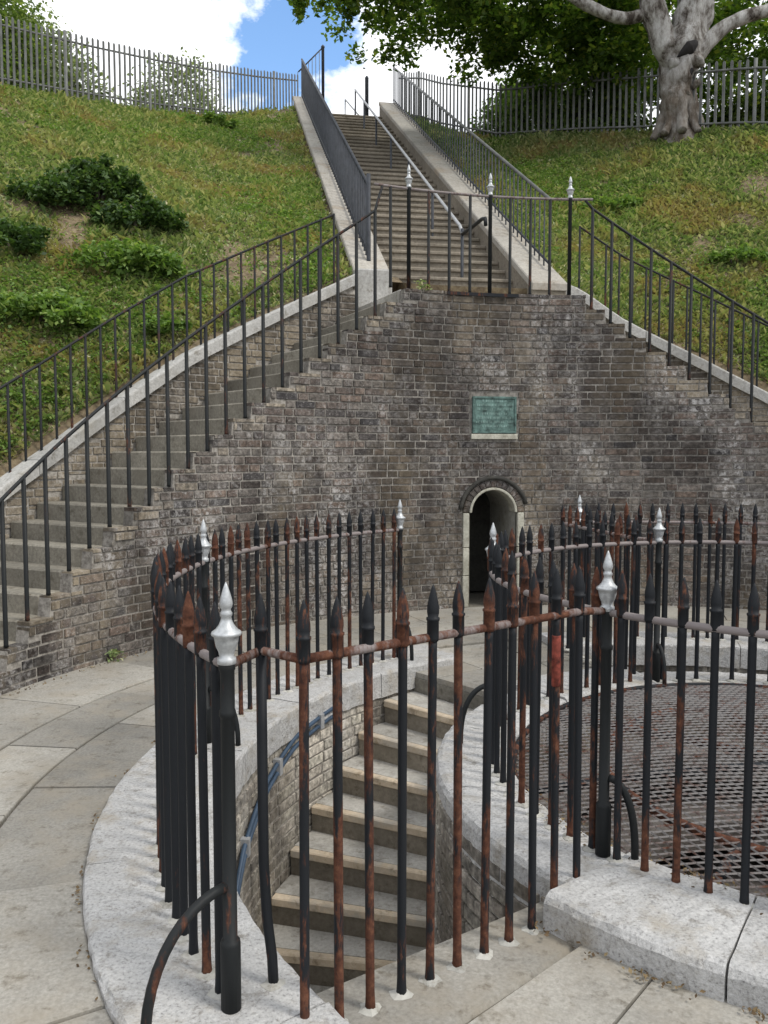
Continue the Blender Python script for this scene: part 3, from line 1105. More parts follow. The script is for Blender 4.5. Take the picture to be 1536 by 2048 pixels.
def build_side_rails():
    h = 0.97

    def sz(th):
        return KS * (TH_L - th) if th > 100 else KS * (th - TH_R)
    # on the wall edge beside the stairs
    for a0, a1, lab in ((116.4, 168, 'black iron handrail climbing the wall edge beside the left side stairs'), (89.4, 38, 'black iron handrail climbing the wall edge beside the right side stairs')):
        t = thing('stair_handrail', lab, 'railing', P(R_WALL + 0.05, (a0 + a1) / 2, sz((a0 + a1) / 2)))
        n = int(abs(a1 - a0) / 2.33)
        for i in range(n + 1):
            th = a0 + (a1 - a0) * i / n
            zb = stair_z(th)
            top = sz(th) + h
            put('bar', plain_bar(round(top - zb, 2), 0.0165, 'black_iron'), t, P(R_WALL + 0.05, th, zb))
        rail_tube(t, [P(R_WALL + 0.05, a0 + (-0.9 if a0 > 100 else 0.9), Z_LAND + 0.955)] + [P(R_WALL + 0.05, th, sz(th) + h) for th in np.linspace(a0, a1, 50)], 0.014, 'black_iron')
    # on the coping behind
    for a0, a1, lab in ((115.2, 170, 'iron handrail on the coping below the left grass bank'), (88, 38, 'iron handrail on the coping below the right grass bank')):
        t = thing('coping_handrail', lab, 'railing', P(6.2, (a0 + a1) / 2, cope_z((a0 + a1) / 2)))
        n = int(abs(a1 - a0) / 1.42)
        for i in range(n + 1):
            th = a0 + (a1 - a0) * i / n
            put('bar', plain_bar(0.78, 0.0125, 'black_iron'), t, P(6.22, th, cope_z(th) - 0.02))
        rail_tube(t, [P(6.22, th, cope_z(th) + 0.75) for th in np.linspace(a0, a1, 70)], 0.012, 'black_iron')
    # landing
    t = thing('landing_railing', 'black railing with three silver finials along the landing above the brick wall', 'railing', P(R_WALL + 0.06, 101.6, Z_LAND))
    R = R_WALL + 0.06
    for a in (112.1, 101.9, 92.1):
        post(t, P(R, a), Z_LAND, Z_LAND + 0.985, collars=False, sleeve=0)
    for a in (114.4, 109.6, 107.0, 104.4, 99.4, 96.9, 94.5):
        put('bar', plain_bar(0.97, 0.0150, 'black_iron'), t, P(R, a, Z_LAND))
    rail_tube(t, [P(R, a, Z_LAND + 0.97) for a in np.linspace(116.4, 89.4, 24)], 0.014, 'lit_rusty_rail')


def build_flight_rails():
    h0 = 0.44
    for l, lab, hh, spc, mat in ((-1.236, 'dense dark railing along the left parapet of the long steps', 0.86, 0.15, 'slate_paint'),
                                 (0.93, 'slim railing along the right parapet of the long steps', 0.84, 0.17, 'slate_paint')):
        r0, r1 = 6.45, R_TOP
        if l > 0: r0 = 6.3
        t = thing('parapet_railing', lab, 'railing', F(r0, l, Z_LAND + h0))
        n = int((r1 - r0) / spc)
        for i in range(n + 1):
            r = r0 + (r1 - r0) * i / n
            z = Z_LAND + h0 + SLOPE * (r - R0F)
            put('bar', plain_bar(hh, 0.013 if l < 0 else 0.010, mat), t, F(r, l, z - 0.01))
        rail_tube(t, [F(r0, l, Z_LAND + h0 + SLOPE * (r0 - R0F) + hh), F(r1, l, Z_LAND + h0 + SLOPE * (r1 - R0F) + hh)], 0.022, 'palisade_paint' if l > 0 else 'slate_paint')
        rail_tube(t, [F(r0, l, Z_LAND + h0 + SLOPE * (r0 - R0F) + 0.09), F(r1, l, Z_LAND + h0 + SLOPE * (r1 - R0F) + 0.09)], 0.015, mat, 'bottom_rail')
        if l < 0:
            # the lowest standard carries a flat stiffener
            put('end_post', plain_bar(1.0, 0.025, mat), t, F(r0 - 0.03, l, Z_LAND + h0 + SLOPE * (r0 - 0.03 - R0F) - 0.01))
    # centre handrail
    t = thing('centre_handrail', 'pale tubular handrail down the middle of the long steps', 'handrail', F(6.83, 0, Z_LAND))
    hr = 0.72
    pts = [F(r, 0.0, Z_LAND + SLOPE * (r - R0F) + hr) for r in np.linspace(16.9, 6.95, 20)]
    e = F(6.83, 0.0, 4.30)
    pts += [e]
    rail_tube(t, pts, 0.022, 'galvanised', 'rail')
    rail_tube(t, [e, F(6.45, 0.0, 4.27), F(5.95, 0.0, 4.25), F(5.82, 0, 4.22), F(5.80, 0, 4.14)], 0.022, 'black_iron', 'rail_end')
    for r in (6.84, 8.53, 10.3, 11.98, 13.7, 15.4, 16.85):
        k = math.floor((r - R0F) / TREAD)
        zb = Z_LAND + RISE_F * k
        put('post', plain_bar(round(Z_LAND + SLOPE * (r - R0F) + hr - zb, 2), 0.020, 'slate_paint'), t, F(r, 0, zb))


N_F = 36
TREAD = (R_TOP - R0F) / N_F
RISE_F = SLOPE * (R_TOP - R0F) / N_F


# ================================================================== WALLS AND STAIRS
ARCH_TH, ARCH_HW, ARCH_SPRING = 101.45, 0.245, 0.98


def arch_top(dx, hw=ARCH_HW, spring=ARCH_SPRING):
    return spring + math.sqrt(max(0.0, hw * hw - dx * dx)) if abs(dx) < hw else -1


def build_main_wall():
    w = thing('brick_retaining_wall', 'curved weathered brown brick wall with arched niche, rising to the landing', 'wall', P(R_WALL, ARCH_TH, 0))

    def zt(th):
        return max(0.0, stair_z(th) - 0.006)
    v, f = [], []
    n = 640
    a0, a1 = 37.0, 166.2
    cols = []
    for i in range(n + 1):
        th = a0 + (a1 - a0) * i / n
        dx = math.radians(th - ARCH_TH) * R_WALL
        zb = max(-0.1, arch_top(dx, 0.30)) if abs(dx) < 0.30 else -0.1
        cols.append((th, zb, max(zb + 0.01, zt(th) - 0.012)))
    for th, zb, z in cols:
        v.append(P(R_WALL + 0.009, th, zb)); v.append(P(R_WALL + 0.009, th, z))
    for i in range(n):
        f.append((2 * i, 2 * i + 1, 2 * i + 3, 2 * i + 2))
    m0 = len(v)
    for th, zb, z in cols:
        v.append(P(R_WALL + 0.12, th, z))
    for i in range(n):
        f.append((2 * i + 1, m0 + i, m0 + i + 1, 2 * i + 3))
    put('mortar_bed', make_mesh('mortar_bed', v, f, 'mortar'), w)

    def skip(th, z, wd):
        dx = math.radians(th - ARCH_TH) * R_WALL
        hw = math.radians(wd) * R_WALL
        ax = max(0, abs(dx) - hw * 0.8)
        if ax < 0.325 and z < (ARCH_SPRING + math.sqrt(max(0, 0.335 ** 2 - ax * ax))) + 0.01:
            return True
        return abs(dx) < 0.25 + hw and 1.735 < z + 0.03 and z - 0.03 < 2.17
    lay_bricks(w, R_WALL, -1, a0, a1, zt, lambda th: -0.05, 'weathered_brick', skip, z0=-0.03, nmax=300, seed=2, zmax=3.3,
               edge=lambda th, z, q: (th > TL_TOP or th < TR_TOP) and z > KS * ((TH_L - th) if th > 100 else (th - TH_R)) - 0.06 - 0.22 * q * q and q > 0.35)


def arch_frame(dx, z, dr):
    th = ARCH_TH + math.degrees(dx / R_WALL)
    return P(R_WALL + dr, th, z)


def build_niche():
    t = thing('arched_niche', 'small round arched niche with pale stone surround in the brick wall', 'niche', P(R_WALL, ARCH_TH, 0))

    def outline(hw, n=18):
        pts = [(-hw, 0.0), (-hw, 0.45)]
        pts += [(-hw * math.cos(PI * i / n), ARCH_SPRING + hw * math.sin(PI * i / n)) for i in range(n + 1)]
        return pts + [(hw, 0.45), (hw, 0.0)]
    # surround: separate jamb stones and voussoirs, butted
    def stone(inner, outer, name='surround_stone'):
        v = []
        for dr in (-0.012, 0.20):
            for q in inner + outer[::-1]:
                v.append(arch_frame(q[0], q[1], dr))
        m = len(v) // 2
        f = [tuple(range(m)), tuple(range(2 * m - 1, m - 1, -1))] + [(i, (i + 1) % m, m + (i + 1) % m, m + i) for i in range(m)]
        me = make_mesh(name, v, f, 'weathered_brick' if name == 'voussoir' else 'surround_stone'); bevel(me, 0.006)
        put(name, me, t)
    i0, o0 = 0.262, 0.330
    for sgn in (-1, 1):
        zs = [0.0, 0.33, 0.62, ARCH_SPRING]
        for a, b in zip(zs[:-1], zs[1:]):
            stone([(sgn * i0, a + 0.003), (sgn * i0, b - 0.003)], [(sgn * o0, a + 0.003), (sgn * o0, b - 0.003)])
    nv = 15
    for k in range(nv):
        A = [PI * (k + 0.02 + 0.96 * j / 3) / nv for j in range(4)]
        stone([(-i0 * math.cos(a), ARCH_SPRING + i0 * math.sin(a)) for a in A], [(-o0 * math.cos(a), ARCH_SPRING + o0 * math.sin(a)) for a in A], 'voussoir')
    # worn pale lining edge inside the brick ring
    A = np.linspace(0, PI, 20)
    stone([(-0.232 * math.cos(a), ARCH_SPRING + 0.232 * math.sin(a)) for a in A], [(-0.259 * math.cos(a), ARCH_SPRING + 0.259 * math.sin(a)) for a in A], 'lining_edge')
    # hood mould, near-black with its shadow put into the colour
    ho = [(-0.36 * math.cos(a), ARCH_SPRING + 0.36 * math.sin(a)) for a in np.linspace(0.25, PI - 0.1, 22)]
    solid('hood_mould', tube([arch_frame(x, z, -0.012) for x, z in ho], 0.022, 8), 'niche_shade', t, smooth=True)
    # pale lining, and a back with the recess's shade in its colour
    prof = outline(0.246)
    v, f = [], []
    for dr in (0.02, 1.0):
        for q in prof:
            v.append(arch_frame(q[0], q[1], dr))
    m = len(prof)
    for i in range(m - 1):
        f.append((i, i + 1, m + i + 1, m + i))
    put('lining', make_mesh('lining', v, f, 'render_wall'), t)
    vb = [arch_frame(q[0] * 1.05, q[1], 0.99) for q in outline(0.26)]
    put('back_panel', make_mesh('back_panel', vb, [tuple(range(len(vb)))], 'niche_shade'), t)
    # plaque
    pq = thing('plaque', 'green bronze inscription plaque on the brick wall above the arched niche', 'plaque', P(R_WALL, ARCH_TH, 1.8))
    x0, x1, z0, z1 = -0.235, 0.235, 1.795, 2.17

    def slab(name, a, b, c, d, d0, d1, mat, par, bv=0.004):
        v = [arch_frame(x, z, dr) for dr in (d0, d1) for (x, z) in ((a, c), (b, c), (b, d), (a, d))]
        f = [(0, 1, 2, 3), (7, 6, 5, 4), (0, 4, 5, 1), (1, 5, 6, 2), (2, 6, 7, 3), (3, 7, 4, 0)]
        me = make_mesh(name, v, f, mat)
        if bv: bevel(me, bv)
        else: fix(me)
        return put(name, me, par)
    pl = slab('plate', x0, x1, z0, z1, -0.012, 0.06, 'verdigris', pq)
    for (a, b, c, d) in ((x0, x1, z1 - 0.022, z1), (x0, x1, z0, z0 + 0.022), (x0, x0 + 0.02, z0 + 0.023, z1 - 0.023), (x1 - 0.02, x1, z0 + 0.023, z1 - 0.023)):
        slab('border', a, b, c, d, -0.022, -0.0125, 'verdigris', pq, 0.002)
    # worn raised lettering: only its rows can be made out
    vs, fs = [], []
    r_ = random.Random(4)
    for row in range(7):
        z = z1 - 0.055 - row * 0.043
        half = 0.19 if row % 3 else 0.13
        x = -half
        while x < half:
            wd = r_.uniform(0.008, 0.016)
            if r_.random() < 0.82:
                o = len(vs)
                hh = r_.choice((0.018, 0.022, 0.022))
                vs += [arch_frame(xx, zz, dr) for dr in (-0.020, -0.0125) for (xx, zz) in ((x, z), (x + wd * 0.7, z), (x + wd * 0.7, z + hh), (x, z + hh))]
                fs += [tuple(o + i for i in q) for q in ((0, 1, 2, 3), (0, 4, 5, 1), (1, 5, 6, 2), (2, 6, 7, 3), (3, 7, 4, 0))]
            x += wd + 0.004
    put('lettering', make_mesh('lettering', vs, fs, 'pale_verdigris'), pl)
    slab('sill', -0.25, 0.25, 1.735, 1.788, -0.022, 0.06, 'surround_stone', pq)


def side_step(th_lo, th_hi, k, parent):
    """one stone step of the side stairs: tread k spans th_lo..th_hi"""
    z = RISE * k
    r0, r1 = R_WALL + 0.112, R_BACK
    s = sweep([(r0, z - 0.20), (r1, z - 0.20), (r1, z), (r0, z)], th_lo, th_hi, step=1.5)
    solid('step', s, 'side_step_stone', parent, 0.012)


def build_side_stairs():
    for left in (True, False):
        lab = 'stone side stairs climbing the brick wall from the left path to the landing' if left else 'stone side stairs climbing the right end of the brick wall to the landing'
        a = 140 if left else 62
        t = thing('side_staircase', lab, 'staircase', P(5.4, a, 0))
        dth = (TH_L - TL_TOP) / N_SIDE if left else (TR_TOP - TH_R) / N_SIDE
        for k in range(1, N_SIDE):
            if left:
                hi = TH_L - dth * k; lo = hi - dth
                side_step(lo - 0.12, hi - 0.02, k, t)
            else:
                lo = TH_R + dth * k; hi = lo + dth
                side_step(lo + 0.02, hi + 0.12, k, t)
        # wall behind
        lab = 'buff brick wall with stone coping behind the left side stairs' if left else 'brick wall with stone coping behind the right side stairs'
        b = thing('stair_back_wall', lab, 'wall', P(R_BACK, a, 0))
        a0, a1 = (113.2, 172.0) if left else (36.8, 89.8)

        def top(th): return cope_z(th) - 0.13
        n = 120
        v, f = [], []
        for i in range(n + 1):
            th = a0 + (a1 - a0) * i / n
            for r, z in ((R_BACK + 0.009, -0.1), (R_BACK + 0.009, top(th) + 0.02), (R_BACK + 0.34, top(th) + 0.02), (R_BACK + 0.34, -0.1)):
                v.append(P(r, th, z))
        for i in range(n):
            for k in range(3):
                q = 4 * i + k
                f.append((q, q + 1, q + 5, q + 4))
        f += [(0, 1, 2, 3), tuple(4 * n + j for j in range(4))]
        me = make_mesh('mortar_bed', v, f, 'mortar'); fix(me)
        put('mortar_bed', me, b)

        def zb(th): return stair_z(th) - 0.06
        lay_bricks(b, R_BACK, -1, a0, a1, top, zb, 'buff_brick', z0=-0.02, nmax=300, seed=6 if left else 9, zmax=3.8)
        # coping stones
        L = 9.0
        m = int(abs(a1 - a0) / L)
        for i in range(m + 1):
            c0 = a0 + (a1 - a0) * i / (m + 1); c1 = a0 + (a1 - a0) * (i + 1) / (m + 1)
            pr = round_prof(R_BACK - 0.05, R_BACK + 0.36, -0.13, 0.0, 0.02)
            solid('coping_stone', sweep(pr, c0 + 0.03, c1 - 0.03, cope_z, 1.2, 0.002, i), 'coping_stone', b)


def build_flight():
    t = thing('long_staircase', 'long straight flight of stone steps between parapets, up to the fenced crest', 'staircase', F(6.1, -0.2, Z_LAND))
    s = sweep([(R_WALL + 0.112, Z_LAND - 0.17), (6.25, Z_LAND - 0.17), (6.25, Z_LAND), (R_WALL + 0.112, Z_LAND)], TR_TOP + 0.02, TL_TOP - 0.02, step=2)
    lo = solid('landing', s, 'tread_stone', t, 0.012)
    # a rusted iron strip let into the landing edge
    solid('edge_strip', sweep([(R_WALL - 0.026, Z_LAND - 0.045), (R_WALL - 0.0125, Z_LAND - 0.045), (R_WALL - 0.0125, Z_LAND - 0.012), (R_WALL - 0.026, Z_LAND - 0.012)], 98.6, 107.6), 'rusty_iron', lo)
    l0, l1 = -1.05, 0.61
    me = None
    c0 = F(0, 0)
    for k in range(1, N_F + 1):
        r = R0F + TREAD * (k - 1)
        z = Z_LAND + RISE_F * k
        d = TREAD + 0.10 if k < N_F else 1.4
        poly = [F(r - 0.022, l0), F(r + d, l0), F(r + d, l1), F(r - 0.022, l1)]
        tread = prism(poly, z - 0.045, z)
        poly2 = [F(r, l0), F(r + d, l0), F(r + d, l1), F(r, l1)]
        if k == N_F:
            poly2 = [F(r, l0), F(r + 0.3, l0), F(r + 0.3, l1), F(r, l1)]
        so = solid('step', tread, 'flight_stone', t, 0.010)
        solid('riser', prism(poly2, z - RISE_F - 0.06, z - 0.0455), 'flight_stone', so)
    # parapets
    h = 0.44
    for (a, b, nm) in ((-1.435, -1.05, 'left'), (0.61, 1.015, 'right')):
        r0, r1 = (6.12, R_TOP + 0.1) if nm == 'left' else (5.95, R_TOP + 0.1)
        v = []
        for l in (a, b):
            for r in (r0, r1):
                zt = Z_LAND + h + SLOPE * (r - R0F)
                v += [F(r, l, zt - 1.6), F(r, l, zt - 0.10)]
        f = [(0, 2, 3, 1), (4, 5, 7, 6), (0, 1, 5, 4), (2, 6, 7, 3), (1, 3, 7, 5), (0, 4, 6, 2)]
        pw = solid('parapet', (v, f), 'flight_stone', t)
        n = 7
        for i in range(n):
            ra = r0 - 0.02 + (r1 - r0 + 0.04) * i / n; rb = r0 - 0.02 + (r1 - r0 + 0.04) * (i + 1) / n - 0.008
            v = []
            for l in (a - 0.015, b + 0.015):
                for r in (ra, rb):
                    zt = Z_LAND + h + SLOPE * (r - R0F)
                    v += [F(r, l, zt - 0.099), F(r, l, zt)]
            solid('coping_stone', (v, f), 'parapet_concrete', pw, 0.012)
        if nm == 'left':
            # squared pier block at the foot
            poly = [F(5.98, a - 0.02), F(6.45, a - 0.02), F(6.45, b + 0.02), F(5.98, b + 0.02)]
            solid('pier_block', prism(poly, Z_LAND - 0.3, Z_LAND + h + 0.0), 'coping_stone', pw, 0.02)


# ================================================================== CREST FENCES AND GATE
def crest_fence(label, pts, group=None):
    pts = [np.array(p) for p in pts]
    t = thing('crest_fence', label, 'fence', tuple(pts[0]))
    seg = [np.linalg.norm((b - a)[:2]) for a, b in zip(pts[:-1], pts[1:])]
    tot = sum(seg)
    n = int(tot / 0.125)

    def at(s):
        for L, a, b in zip(seg, pts[:-1], pts[1:]):
            if s <= L + 1e-6: return a + (b - a) * (s / L), b - a
            s -= L
        return pts[-1], pts[-1] - pts[-2]
    for i in range(n + 1):
        p, d = at(tot * i / n)
        if i % 16 == 8:
            o = put('post', plain_bar(1.22, 0.03, 'palisade_paint'), t, (p[0], p[1], p[2] - 0.1))
        else:
            put('bar', plain_bar(1.12, 0.022, 'palisade_paint', True), t, (p[0], p[1], p[2] + random.uniform(-.01, .01)), math.atan2(d[1], d[0]) + 0.0)
    for h, nm in ((0.97, 'top_rail'), (0.14, 'bottom_rail')):
        off = []
        for s in np.linspace(0, tot, 40):
            p, d = at(s)
            nrm = np.array([d[1], -d[0], 0]); nrm = nrm / np.linalg.norm(nrm)
            off.append(p + np.array([0, 0, h]) + nrm * 0.022)
        rail_tube(t, off, 0.018, 'palisade_paint', nm)
    return t


def cr_pt(th, R=None):
    rc, zc = crest(th)
    x, y, _ = P(rc + 0.05, th)
    return (x, y, ground_z(x, y) - 0.02)


def build_crest():
    crest_fence('grey palisade fence along the crest of the left grass bank', [at_depth(*q) for q in ((596, 243, 21.5), (520, 241, 20.1), (440, 236, 18.8), (320, 223, 17.3), (200, 206, 16), (100, 190, 15), (0, 174, 14), (-120, 158, 13.1), (-250, 145, 12.3))])
    crest_fence('grey palisade fence along the crest of the right grass bank, behind the tree', [cr_pt(a) for a in (95.8, 94.5, 93.2, 89.1, 83, 77.4, 69.4, 62, 54)])
    # gate at the head of the flight
    zt = Z_LAND + SLOPE * (R_TOP - R0F)
    t = thing('open_gateway', 'tall gate post with a sloping barred wing at the head of the long steps', 'gate', F(R_TOP + 0.25, -0.72, zt))
    rt = R_TOP + 0.25
    put('gate_post', make_mesh('gate_post', *lathe([(0.035, 0), (0.035, 1.72), (0.045, 1.73), (0.045, 1.76), (0.01, 1.80)], 12), 'slate_paint', True), t, F(rt, -0.72, zt - 0.02))
    for i in range(1, 8):
        l = -0.72 - i * 0.085
        hh = 1.70 - 0.085 * i
        put('bar', plain_bar(round(hh, 2), 0.008, 'palisade_paint'), t, F(rt, l, zt + 0.02))
    rail_tube(t, [F(rt, -0.72, zt + 1.72), F(rt, -1.30, zt + 1.12)], 0.016, 'slate_paint', 'sloping_rail')
    rail_tube(t, [F(rt, -0.72, zt + 0.30), F(rt, -1.30, zt + 0.30)], 0.012, 'slate_paint', 'lower_rail')
    o = put('gate_post', make_mesh('gate_post', *lathe([(0.045, 0), (0.045, 1.10), (0.05, 1.11), (0.02, 1.16)], 12), 'slate_paint', True), None, F(rt, 0.33, zt - 0.02))
    tag(o, 'short dark gate post at the right side of the head of the long steps', 'gate post')
    # short rail that runs on beyond the head of the steps
    t = thing('path_rail', 'pale sloping rail beyond the head of the long steps', 'handrail', F(rt + 0.6, 0.1, zt))
    a, b = F(rt + 0.6, -0.12, zt + 0.80), F(rt + 0.1, 0.30, zt + 0.10)
    rail_tube(t, [a, b], 0.02, 'galvanised', 'rail')
    put('post', plain_bar(0.8, 0.018, 'galvanised'), t, F(rt + 0.6, -0.12, zt))
    put('post', plain_bar(0.45, 0.018, 'galvanised'), t, F(rt + 0.35, 0.09, zt))
    # paving at the head
    s = prism([F(R_TOP + 0.06, -1.6), F(R_TOP + 3.5, -1.6), F(R_TOP + 3.5, 1.3), F(R_TOP + 0.06, 1.3)], zt - 0.25, zt - 0.012)
    tag(solid('path', s, 'flagstone'), kind='structure')


# ================================================================== PLANTS
def leaf_cloud(centres, radii, per, size, droop=0.3, flat=0.6, seed=0, aspect=0.6):
    """many leaf-sized quads round clump centres"""
    g = np.random.default_rng(seed)
    c = np.repeat(np.asarray(centres, float), per, axis=0)
    rr = np.repeat(np.asarray(radii, float), per, axis=0)
    n = len(c)
    d = g.normal(size=(n, 3)); d /= np.linalg.norm(d, axis=1)[:, None]
    q = g.random(n) ** 0.55
    off = d * (q[:, None] * rr)
    off[:, 2] -= droop * np.abs(g.normal(size=n)) * rr[:, 2] * 0.4
    p = c + off
    nrm = g.normal(size=(n, 3)) * np.array([1 - flat * 0.4, 1 - flat * 0.4, 1.0]); nrm[:, 2] = np.abs(nrm[:, 2]) + flat * 0.5
    nrm /= np.linalg.norm(nrm, axis=1)[:, None]
    t = np.cross(nrm, g.normal(size=(n, 3))); t /= np.linalg.norm(t, axis=1)[:, None]
    b = np.cross(nrm, t)
    s = size * g.uniform(0.6, 1.3, n)[:, None]
    v = np.stack([p - t * s, p + b * s * aspect + nrm * s * 0.12, p + t * s, p - b * s * aspect + nrm * s * 0.12], 1).reshape(-1, 3)
    return v, np.arange(4 * n).reshape(-1, 4)


def quick_mesh(name, v, f, mat):
    me = bpy.data.meshes.new(name)
    k = f.shape[1]
    me.vertices.add(len(v)); me.vertices.foreach_set('co', np.ascontiguousarray(v, dtype=np.float32).ravel())
    me.loops.add(f.size); me.loops.foreach_set('vertex_index', np.ascontiguousarray(f, dtype=np.int32).ravel())
    me.polygons.add(len(f))
    me.polygons.foreach_set('loop_start', np.arange(0, f.size, k, dtype=np.int32))
    me.update(calc_edges=True)
    me.materials.append(MAT[mat])
    return me


def limb(pts, radii, seg=12, wob=0.12, seed=0):
    """tapered limb through control points, with bumps"""
    pts = np.array(pts, float); n = 10 * (len(pts) - 1)
    t = np.linspace(0, len(pts) - 1, n + 1)
    # smooth through the points
    out = []
    for s in t:
        i = min(int(s), len(pts) - 2); u = s - i
        p0 = pts[max(i - 1, 0)]; p1 = pts[i]; p2 = pts[i + 1]; p3 = pts[min(i + 2, len(pts) - 1)]
        out.append(0.5 * ((2 * p1) + (-p0 + p2) * u + (2 * p0 - 5 * p1 + 4 * p2 - p3) * u * u + (-p0 + 3 * p1 - 3 * p2 + p3) * u ** 3))
    rad = [float(np.interp(s, range(len(radii)), radii)) for s in t]
    v, f = tube(out, rad, seg)
    v = np.array(v)
    for i in range(len(v)):
        k = i // seg
        if k >= len(out): continue
        c = out[k]
        w = noise.noise(Vector(v[i] * 2.2) + Vector((seed, 0, 0))) + 0.5 * noise.noise(Vector(v[i] * 6.0))
        v[i] = c + (v[i] - c) * (1 + wob * w)
    return v, f


def build_tree():
    b = at_depth(1357, 268, 14.75)
    b = np.array([b[0], b[1], ground_z(b[0], b[1])])
    t = thing('beech_tree', 'big old beech tree with pale knotted trunk on the right bank', 'tree', tuple(b))
    o = lambda dx, dy, dz: b + np.array([dx, dy, dz])
    tr = limb([o(0, 0, -0.4), o(0.0, 0, 0.25), o(-0.02, 0, 0.7), o(0.02, 0, 1.15), o(0.17, 0.0, 1.7), o(0.26, 0.05, 2.8), o(0.2, 0.1, 5.0), o(0.1, 0.2, 7.5)], [0.36, 0.28, 0.26, 0.35, 0.27, 0.25, 0.22, 0.1], 28, 0.42, 1)
    tk = solid('trunk', tr, 'bark', t, smooth=True)
    lf = limb([o(-0.05, -0.05, 1.0), o(-0.34, -0.08, 1.5), o(-0.54, -0.1, 2.2), o(-0.62, 0, 3.2), o(-0.9, 0.2, 4.8), o(-1.6, 0.4, 6.8)], [0.19, 0.20, 0.19, 0.17, 0.13, 0.05], 18, 0.28, 4)
    solid('limb', lf, 'bark', t, smooth=True)
    l2 = limb([o(-0.48, -0.05, 1.95), o(-0.95, -0.1, 1.80), o(-1.5, -0.2, 1.90), o(-2.3, -0.3, 2.25), o(-3.3, -0.2, 2.55), o(-4.6, 0.1, 2.75)], [0.12, 0.10, 0.095, 0.08, 0.06, 0.025], 12, 0.15, 7)
    solid('limb', l2, 'bark', t, smooth=True)
    l3 = limb([o(0.10, -0.05, 1.05), o(0.42, -0.1, 1.42), o(0.75, -0.15, 1.68), o(1.3, -0.2, 1.86), o(2.2, -0.1, 2.1), o(3.6, 0.2, 2.6)], [0.17, 0.14, 0.115, 0.10, 0.08, 0.03], 12, 0.15, 9)
    solid('limb', l3, 'bark', t, smooth=True)
    for i, (sx, sy, ex, ey, ez) in enumerate(((0.1, 0.1, 2.5, 2.0, 5.5), (0, 0.1, -2.6, 2.2, 5.0), (0.1, 0, 1.8, -1.4, 6.5), (0, 0, -1.8, -1.6, 6.8))):
        z0 = 3.2 + 0.3 * i
        lv = limb([o(sx, sy, z0), o(sx + (ex - sx) * .35, sy + (ey - sy) * .35, z0 + (ez - z0) * .55), o(ex, ey, ez)], [0.13, 0.09, 0.03], 10, 0.15, 20 + i)
        solid('limb', lv, 'bark', t, smooth=True)
    # dark bulges for knots, the shade of their hollows put into the colour
    solid('knot', limb([o(-0.13, -0.22, 1.12), o(-0.06, -0.27, 1.16), o(0.04, -0.285, 1.23), o(0.14, -0.27, 1.31), o(0.21, -0.20, 1.38)], [0.004, 0.06, 0.095, 0.06, 0.004], 18, 0.5, 50), 'dark_timber', tk, smooth=True)
    solid('knot', limb([o(-0.02, -0.18, 0.74), o(0.02, -0.23, 0.80), o(0.06, -0.245, 0.86), o(0.10, -0.23, 0.91), o(0.14, -0.18, 0.96)], [0.004, 0.05, 0.07, 0.05, 0.004], 16, 0.5, 53), 'dark_timber', tk, smooth=True)
    for i, (a, zt, r0) in enumerate(((-100, 0.9, 0.11), (-60, 0.6, 0.10), (-140, 0.7, 0.10), (-20, 0.8, 0.10), (180, 0.6, 0.11))):
        c_, s_ = math.cos(math.radians(a)), math.sin(math.radians(a))
        solid('root_buttress', limb([o(0.42 * c_, 0.42 * s_, -0.12), o(0.27 * c_, 0.27 * s_, 0.15), o(0.20 * c_, 0.20 * s_, zt)], [0.07, r0, 0.05], 12, 0.4, 60 + i), 'bark', tk, smooth=True)
    for i, (x_, z_, r_b) in enumerate(((-0.16, 1.02, 0.12), (0.18, 1.05, 0.13), (0.22, 0.72, 0.09), (-0.2, 0.55, 0.09), (-0.24, 1.35, 0.10), (0.02, 0.55, 0.08))):
        solid('burr', limb([o(x_ - 0.05, -0.17, z_ - 0.08), o(x_, -0.21, z_), o(x_ + 0.05, -0.17, z_ + 0.09)], [0.03, r_b, 0.03], 12, 0.6, 80 + i), 'bark', tk, smooth=True)
    solid('burr', limb([o(-0.02, -0.20, 0.98), o(0.10, -0.25, 1.06), o(0.26, -0.22, 1.16)], [0.05, 0.15, 0.06], 14, 0.45, 31), 'bark', tk, smooth=True)
    # crown: drooping sprays round the boughs
    g = np.random.default_rng(21)
    cs, rs = [], []
    # high dome of the crown
    while len(cs) < 250:
        d = g.normal(size=3); d /= np.linalg.norm(d)
        q = 0.55 + 0.45 * g.random() ** 0.6
        c = b + np.array([-0.2, 1.2, 5.6]) + d * q * np.array([5.2, 4.2, 3.6])
        if c[2] < b[2] + 2.4: continue
        if abs(c[0] - b[0] - 0.1) < 0.9 and c[1] < b[1] + 0.3 and c[2] < b[2] + 3.2: continue
        cs.append(c); rs.append((0.55, 0.55, 0.32))
    # low boughs behind and to the left
    for i in range(520):
        x = -6.1 + 5.7 * g.random() ** 0.8
        y = 0.5 + 2.2 * g.random()
        f_ = (x + 6.1) / 5.7
        low = 2.70 - 1.55 * f_ ** 1.4 + 0.5 * (g.random() - 0.5)
        z = low + (3.4 - low) * g.random() ** 1.1
        if g.random() > 0.16 + 0.84 * f_: continue
        cs.append(o(x, y, z)); rs.append((0.34, 0.34, 0.2))
    for i in range(200):
        x = -0.6 + 4.2 * g.random()
        y = 1.0 + 2.3 * g.random()
        z = 1.15 + 2.3 * g.random()
        cs.append(o(x, y, z)); rs.append((0.36, 0.36, 0.22))
    # sprays hanging in front on the left bough
    for i in range(70):
        x = -6.4 + 3.2 * g.random()
        z = 2.1 + 1.0 * g.random()
        cs.append(o(x, -0.4 + 0.9 * g.random(), z)); rs.append((0.16, 0.16, 0.34))
    v, f = leaf_cloud(cs, rs, 80, 0.058, 0.6, 0.7, 5, 0.62)
